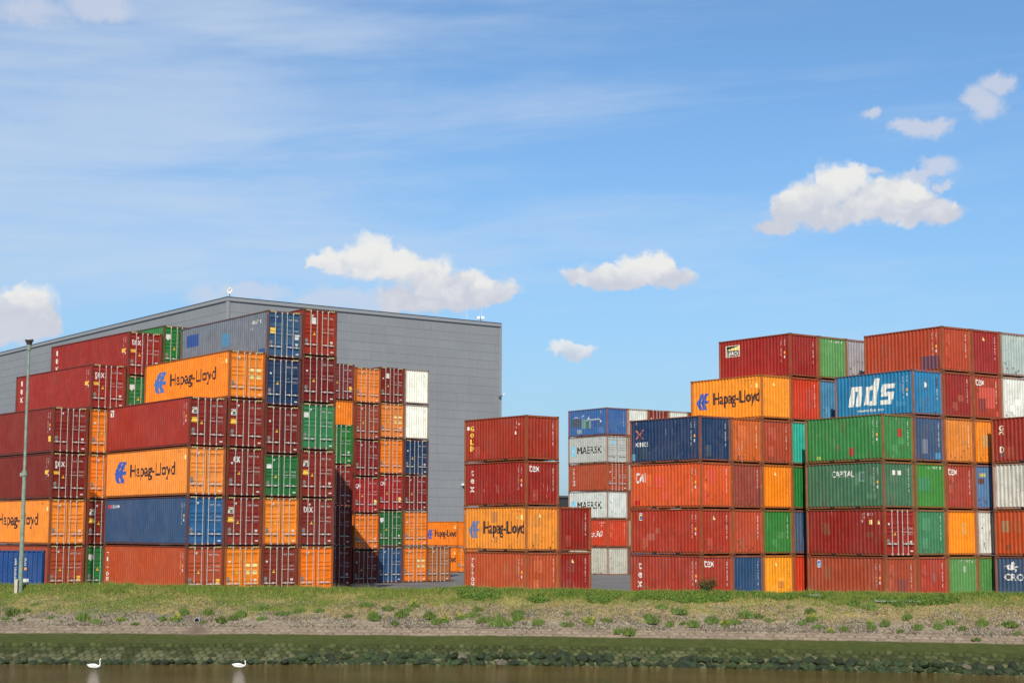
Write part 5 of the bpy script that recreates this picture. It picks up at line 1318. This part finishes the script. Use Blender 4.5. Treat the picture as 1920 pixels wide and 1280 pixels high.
def shed():
    x0, y = 5.6, 200.; top = 8.4
    r = empty('dark_shed', (x0, y, -.3), R(20)); tag(r, 'dark flat roofed shed seen in the gap right of the centre stack', 'shed')
    m = simple('dark_wall', (.022, .022, .024), .7, 0, .2, 1); m2 = simple('shed_roof', (.05, .05, .05), .6)
    mb = MB(); mb.box(-6, 14, 0, 12, 0, top, m); link('wall', mb.mesh('wall'), r)
    mb = MB(); mb.box(-6.2, 14.2, -.2, 12.2, top, top+.25, m2); link('roof', mb.mesh('roof'), r)
shed()

# ------------------------------------------------------------------ lamp pole, marker, pipe, planks
def pole():
    a, e = px_dir(38, 1105); b_, f_ = px_dir(55, 637)
    D = 94.3; x, y = D*math.tan(a), D; zb = 0.35
    r = empty('lamp_pole', (x, y, zb)); tag(r, 'tall grey green metal pole with a dark floodlight head', 'lamp pole')
    top = Vector((D*math.tan(b_)-x, .0, CAMZ+math.tan(f_)*math.hypot(D*math.tan(b_), D)-zb)); 
    g = simple('pole_paint', (.20, .26, .19), .6, 0, .25, 4); dk = simple('lamp_metal', (.05, .035, .03), .6); lg = simple('lamp_trim', (.42, .42, .40), .4)
    mid = top*.47
    mb = MB(); mb.tube((0, 0, -.3), tuple(mid), .135, .11, g, 16); link('lower_tube', mb.mesh('lower_tube', smooth=False), r)
    mb = MB(); mb.tube(tuple(mid), tuple(top-Vector((0, 0, .55))), .088, .072, g, 16); link('upper_tube', mb.mesh('upper_tube'), r)
    mb = MB(); mb.tube(tuple(mid-Vector((0, 0, .18))), tuple(mid+Vector((0, 0, .12))), .16, .14, g, 12); mb.box(mid.x-.24, mid.x-.12, -.08, .08, mid.z-.2, mid.z+.0, g); link('clamp', mb.mesh('clamp'), r)
    mb = MB(); mb.tube(tuple(top-Vector((0, 0, .6))), tuple(top-Vector((0, 0, .28))), .12, .12, g, 12); mb.tube(tuple(top-Vector((0, 0, .28))), tuple(top-Vector((0, 0, .10))), .14, .19, dk, 12); link('lamp_neck', mb.mesh('lamp_neck'), r)
    mb = MB(); mb.tube(tuple(top-Vector((0, 0, .10))), tuple(top+Vector((0, 0, .0))), .23, .24, dk, 14); mb.tube(tuple(top), tuple(top+Vector((0, 0, .06))), .24, .22, lg, 14); link('lamp_head', mb.mesh('lamp_head'), r)
    a, e = px_dir(30, 1105); D = 94.0; x = D*math.tan(a); z = bank_z(x, D)
    z = .46
    mb = MB(); w = simple('cream_post', (.48, .43, .32), .6, 0, .1, 5); dk2 = simple('post_cap', (.62, .58, .48), .6)
    mb.box(-.085, .085, -.06, .06, -.3, .62, w); mb.box(-.095, .095, -.07, .07, .62, .66, dk2)
    tag(link('marker_post', mb.mesh('marker_post'), None, None, (x, D, z)), 'short cream marker post at the foot of the tall pole', 'post')
pole()
def pipe():
    X, Y = pix_bank(371, 1164); z = bank_z(X, Y)+.06
    r = empty('drain_pipe', (X, Y, z)); tag(r, 'round concrete drain pipe mouth sticking out of the slope', 'pipe')
    cm = simple('pipe_concrete', (.30, .30, .27), .8, 0, .2, 8); n = 20
    mb = MB(); y0, y1 = -.28, .6
    for i in range(n):
        a, b = 2*math.pi*i/n, 2*math.pi*(i+1)/n
        def q(rr, t, y): return (rr*math.cos(t), y, rr*math.sin(t))
        ro, ri = .155, .115
        mb.face([q(ro, a, y0), q(ro, b, y0), q(ro, b, y1), q(ro, a, y1)], cm); mb.face([q(ri, a, y0), q(ri, a, y1), q(ri, b, y1), q(ri, b, y0)], M_DARK)  # inner wall coloured near-black to paint in the bore's shade
        mb.face([q(ri, a, y0), q(ri, b, y0), q(ro, b, y0), q(ro, a, y0)], cm)
    mb.face([(.115*math.cos(2*math.pi*i/n), y0+.12, .115*math.sin(2*math.pi*i/n)) for i in range(n)], M_DARK)  # near-black disc closes the bore as its painted inner shade
    link('pipe_wall', mb.mesh('pipe_wall', False), r)
pipe()
def planks():
    w = simple('weathered_plank', (.22, .22, .21), .8, 0, .25, 6)
    for (x0, y0, x1, y1, lab) in ((1640, 1129.5, 1684, 1131, 'grey weathered plank lying in the grass, left one of two'), (1698, 1130.5, 1725, 1132, 'grey weathered plank lying in the grass, right one of two'), (1518, 1120, 1538, 1122, 'short grey timber offcut lying in the leafy weeds')):
        A, B = pix_bank(x0, y0), pix_bank(x1, y1); l = math.hypot(B[0]-A[0], B[1]-A[1])
        mb = MB(); mb.box(0, l, -.09, .09, 0, .05, w); mb.box(.02, .09, -.10, .10, .05, .065, w)
        o = link('plank', mb.mesh('plank'), None, None, (A[0], A[1], bank_z(*A)+.10)); o.rotation_euler = (R(-14), 0, math.atan2(B[1]-A[1], B[0]-A[0])); tag(o, lab, 'plank')
planks()

# ------------------------------------------------------------------ swans
def skin_mesh(name, pts, edges, radii, mats_, sub=2):
    me = bpy.data.meshes.new(name); me.from_pydata(pts, edges, []); o = bpy.data.objects.new('tmp', me); COL.objects.link(o)
    m = o.modifiers.new('s', 'SKIN'); m.use_smooth_shade = True; s = o.modifiers.new('u', 'SUBSURF'); s.levels = sub; s.render_levels = sub
    for i, r in enumerate(radii): me.skin_vertices[0].data[i].radius = r
    me.skin_vertices[0].data[2].use_root = True
    dg = bpy.context.evaluated_depsgraph_get(); res = bpy.data.meshes.new_from_object(o.evaluated_get(dg)); bpy.data.objects.remove(o)
    res.name = name; res.materials.clear(); [res.materials.append(q) for q in mats_]; return res
def swan(px, py, label, neck, bill, head):
    a, e = px_dir(px, py); d = (WZ-CAMZ)/math.tan(e); x, y = d*math.sin(a), d*math.cos(a)
    r = empty('swan', (x, y, WZ)); tag(r, label, 'swan')
    w = simple('swan_feathers', (.82, .80, .76), .7, 0, .05, 12); ob = simple('bill_orange', (.65, .16, .03), .5); bk = simple('bill_black', (.015, .013, .012), .5)
    body = [(-.50, 0, .23), (-.36, 0, .15), (-.14, 0, .11), (.08, 0, .11), (.22, 0, .12)]
    pts = body+neck; n = len(pts)
    rad = [(.012, .018), (.09, .07), (.175, .14), (.17, .13), (.10, .09)]+[(.045, .045)]+[(.032, .032)]*(len(neck)-3)+[(.046, .048), (.030, .030)]
    me = skin_mesh('body', pts, [(i, i+1) for i in range(n-1)], rad, [w]); link('body', me, r)
    for s in (-1, 1):
        wg = skin_mesh('wing', [(-.40, s*.05, .24), (-.22, s*.12, .22), (.0, s*.135, .20), (.14, s*.10, .16)], [(0, 1), (1, 2), (2, 3)], [(.02, .02), (.07, .06), (.08, .075), (.03, .03)], [w]); link('wing', wg, r)
    hd = Vector(neck[-1]); bl = Vector(bill)
    mb = MB(); mb.tube(tuple(hd-(bl-hd)*.15), tuple(hd+(bl-hd)*.85), .024, .012, ob, 8); mb.tube(tuple(hd+(bl-hd)*.85), tuple(bl), .012, .006, bk, 6); mb.tube(tuple(hd+Vector((0, 0, .025))), tuple(hd+(bl-hd)*.35+Vector((0, 0, .02))), .013, .011, bk, 6)
    link('bill', mb.mesh('bill'), r)
    r.scale = (.78, .78, .78)
    return r
swan(178, 1252, 'white swan with upright neck swimming on the canal', [(.30, 0, .16), (.305, 0, .30), (.285, 0, .44), (.30, 0, .545), (.335, 0, .575), (.37, 0, .555)], (.42, 0, .50), None)
swan(450, 1251, 'white swan with lowered folded neck near the rocks', [(.29, 0, .15), (.34, 0, .22), (.325, 0, .30), (.30, .01, .38), (.295, .06, .42), (.30, .11, .40)], (.305, .18, .36), None)
print('objects', len(sc.objects))
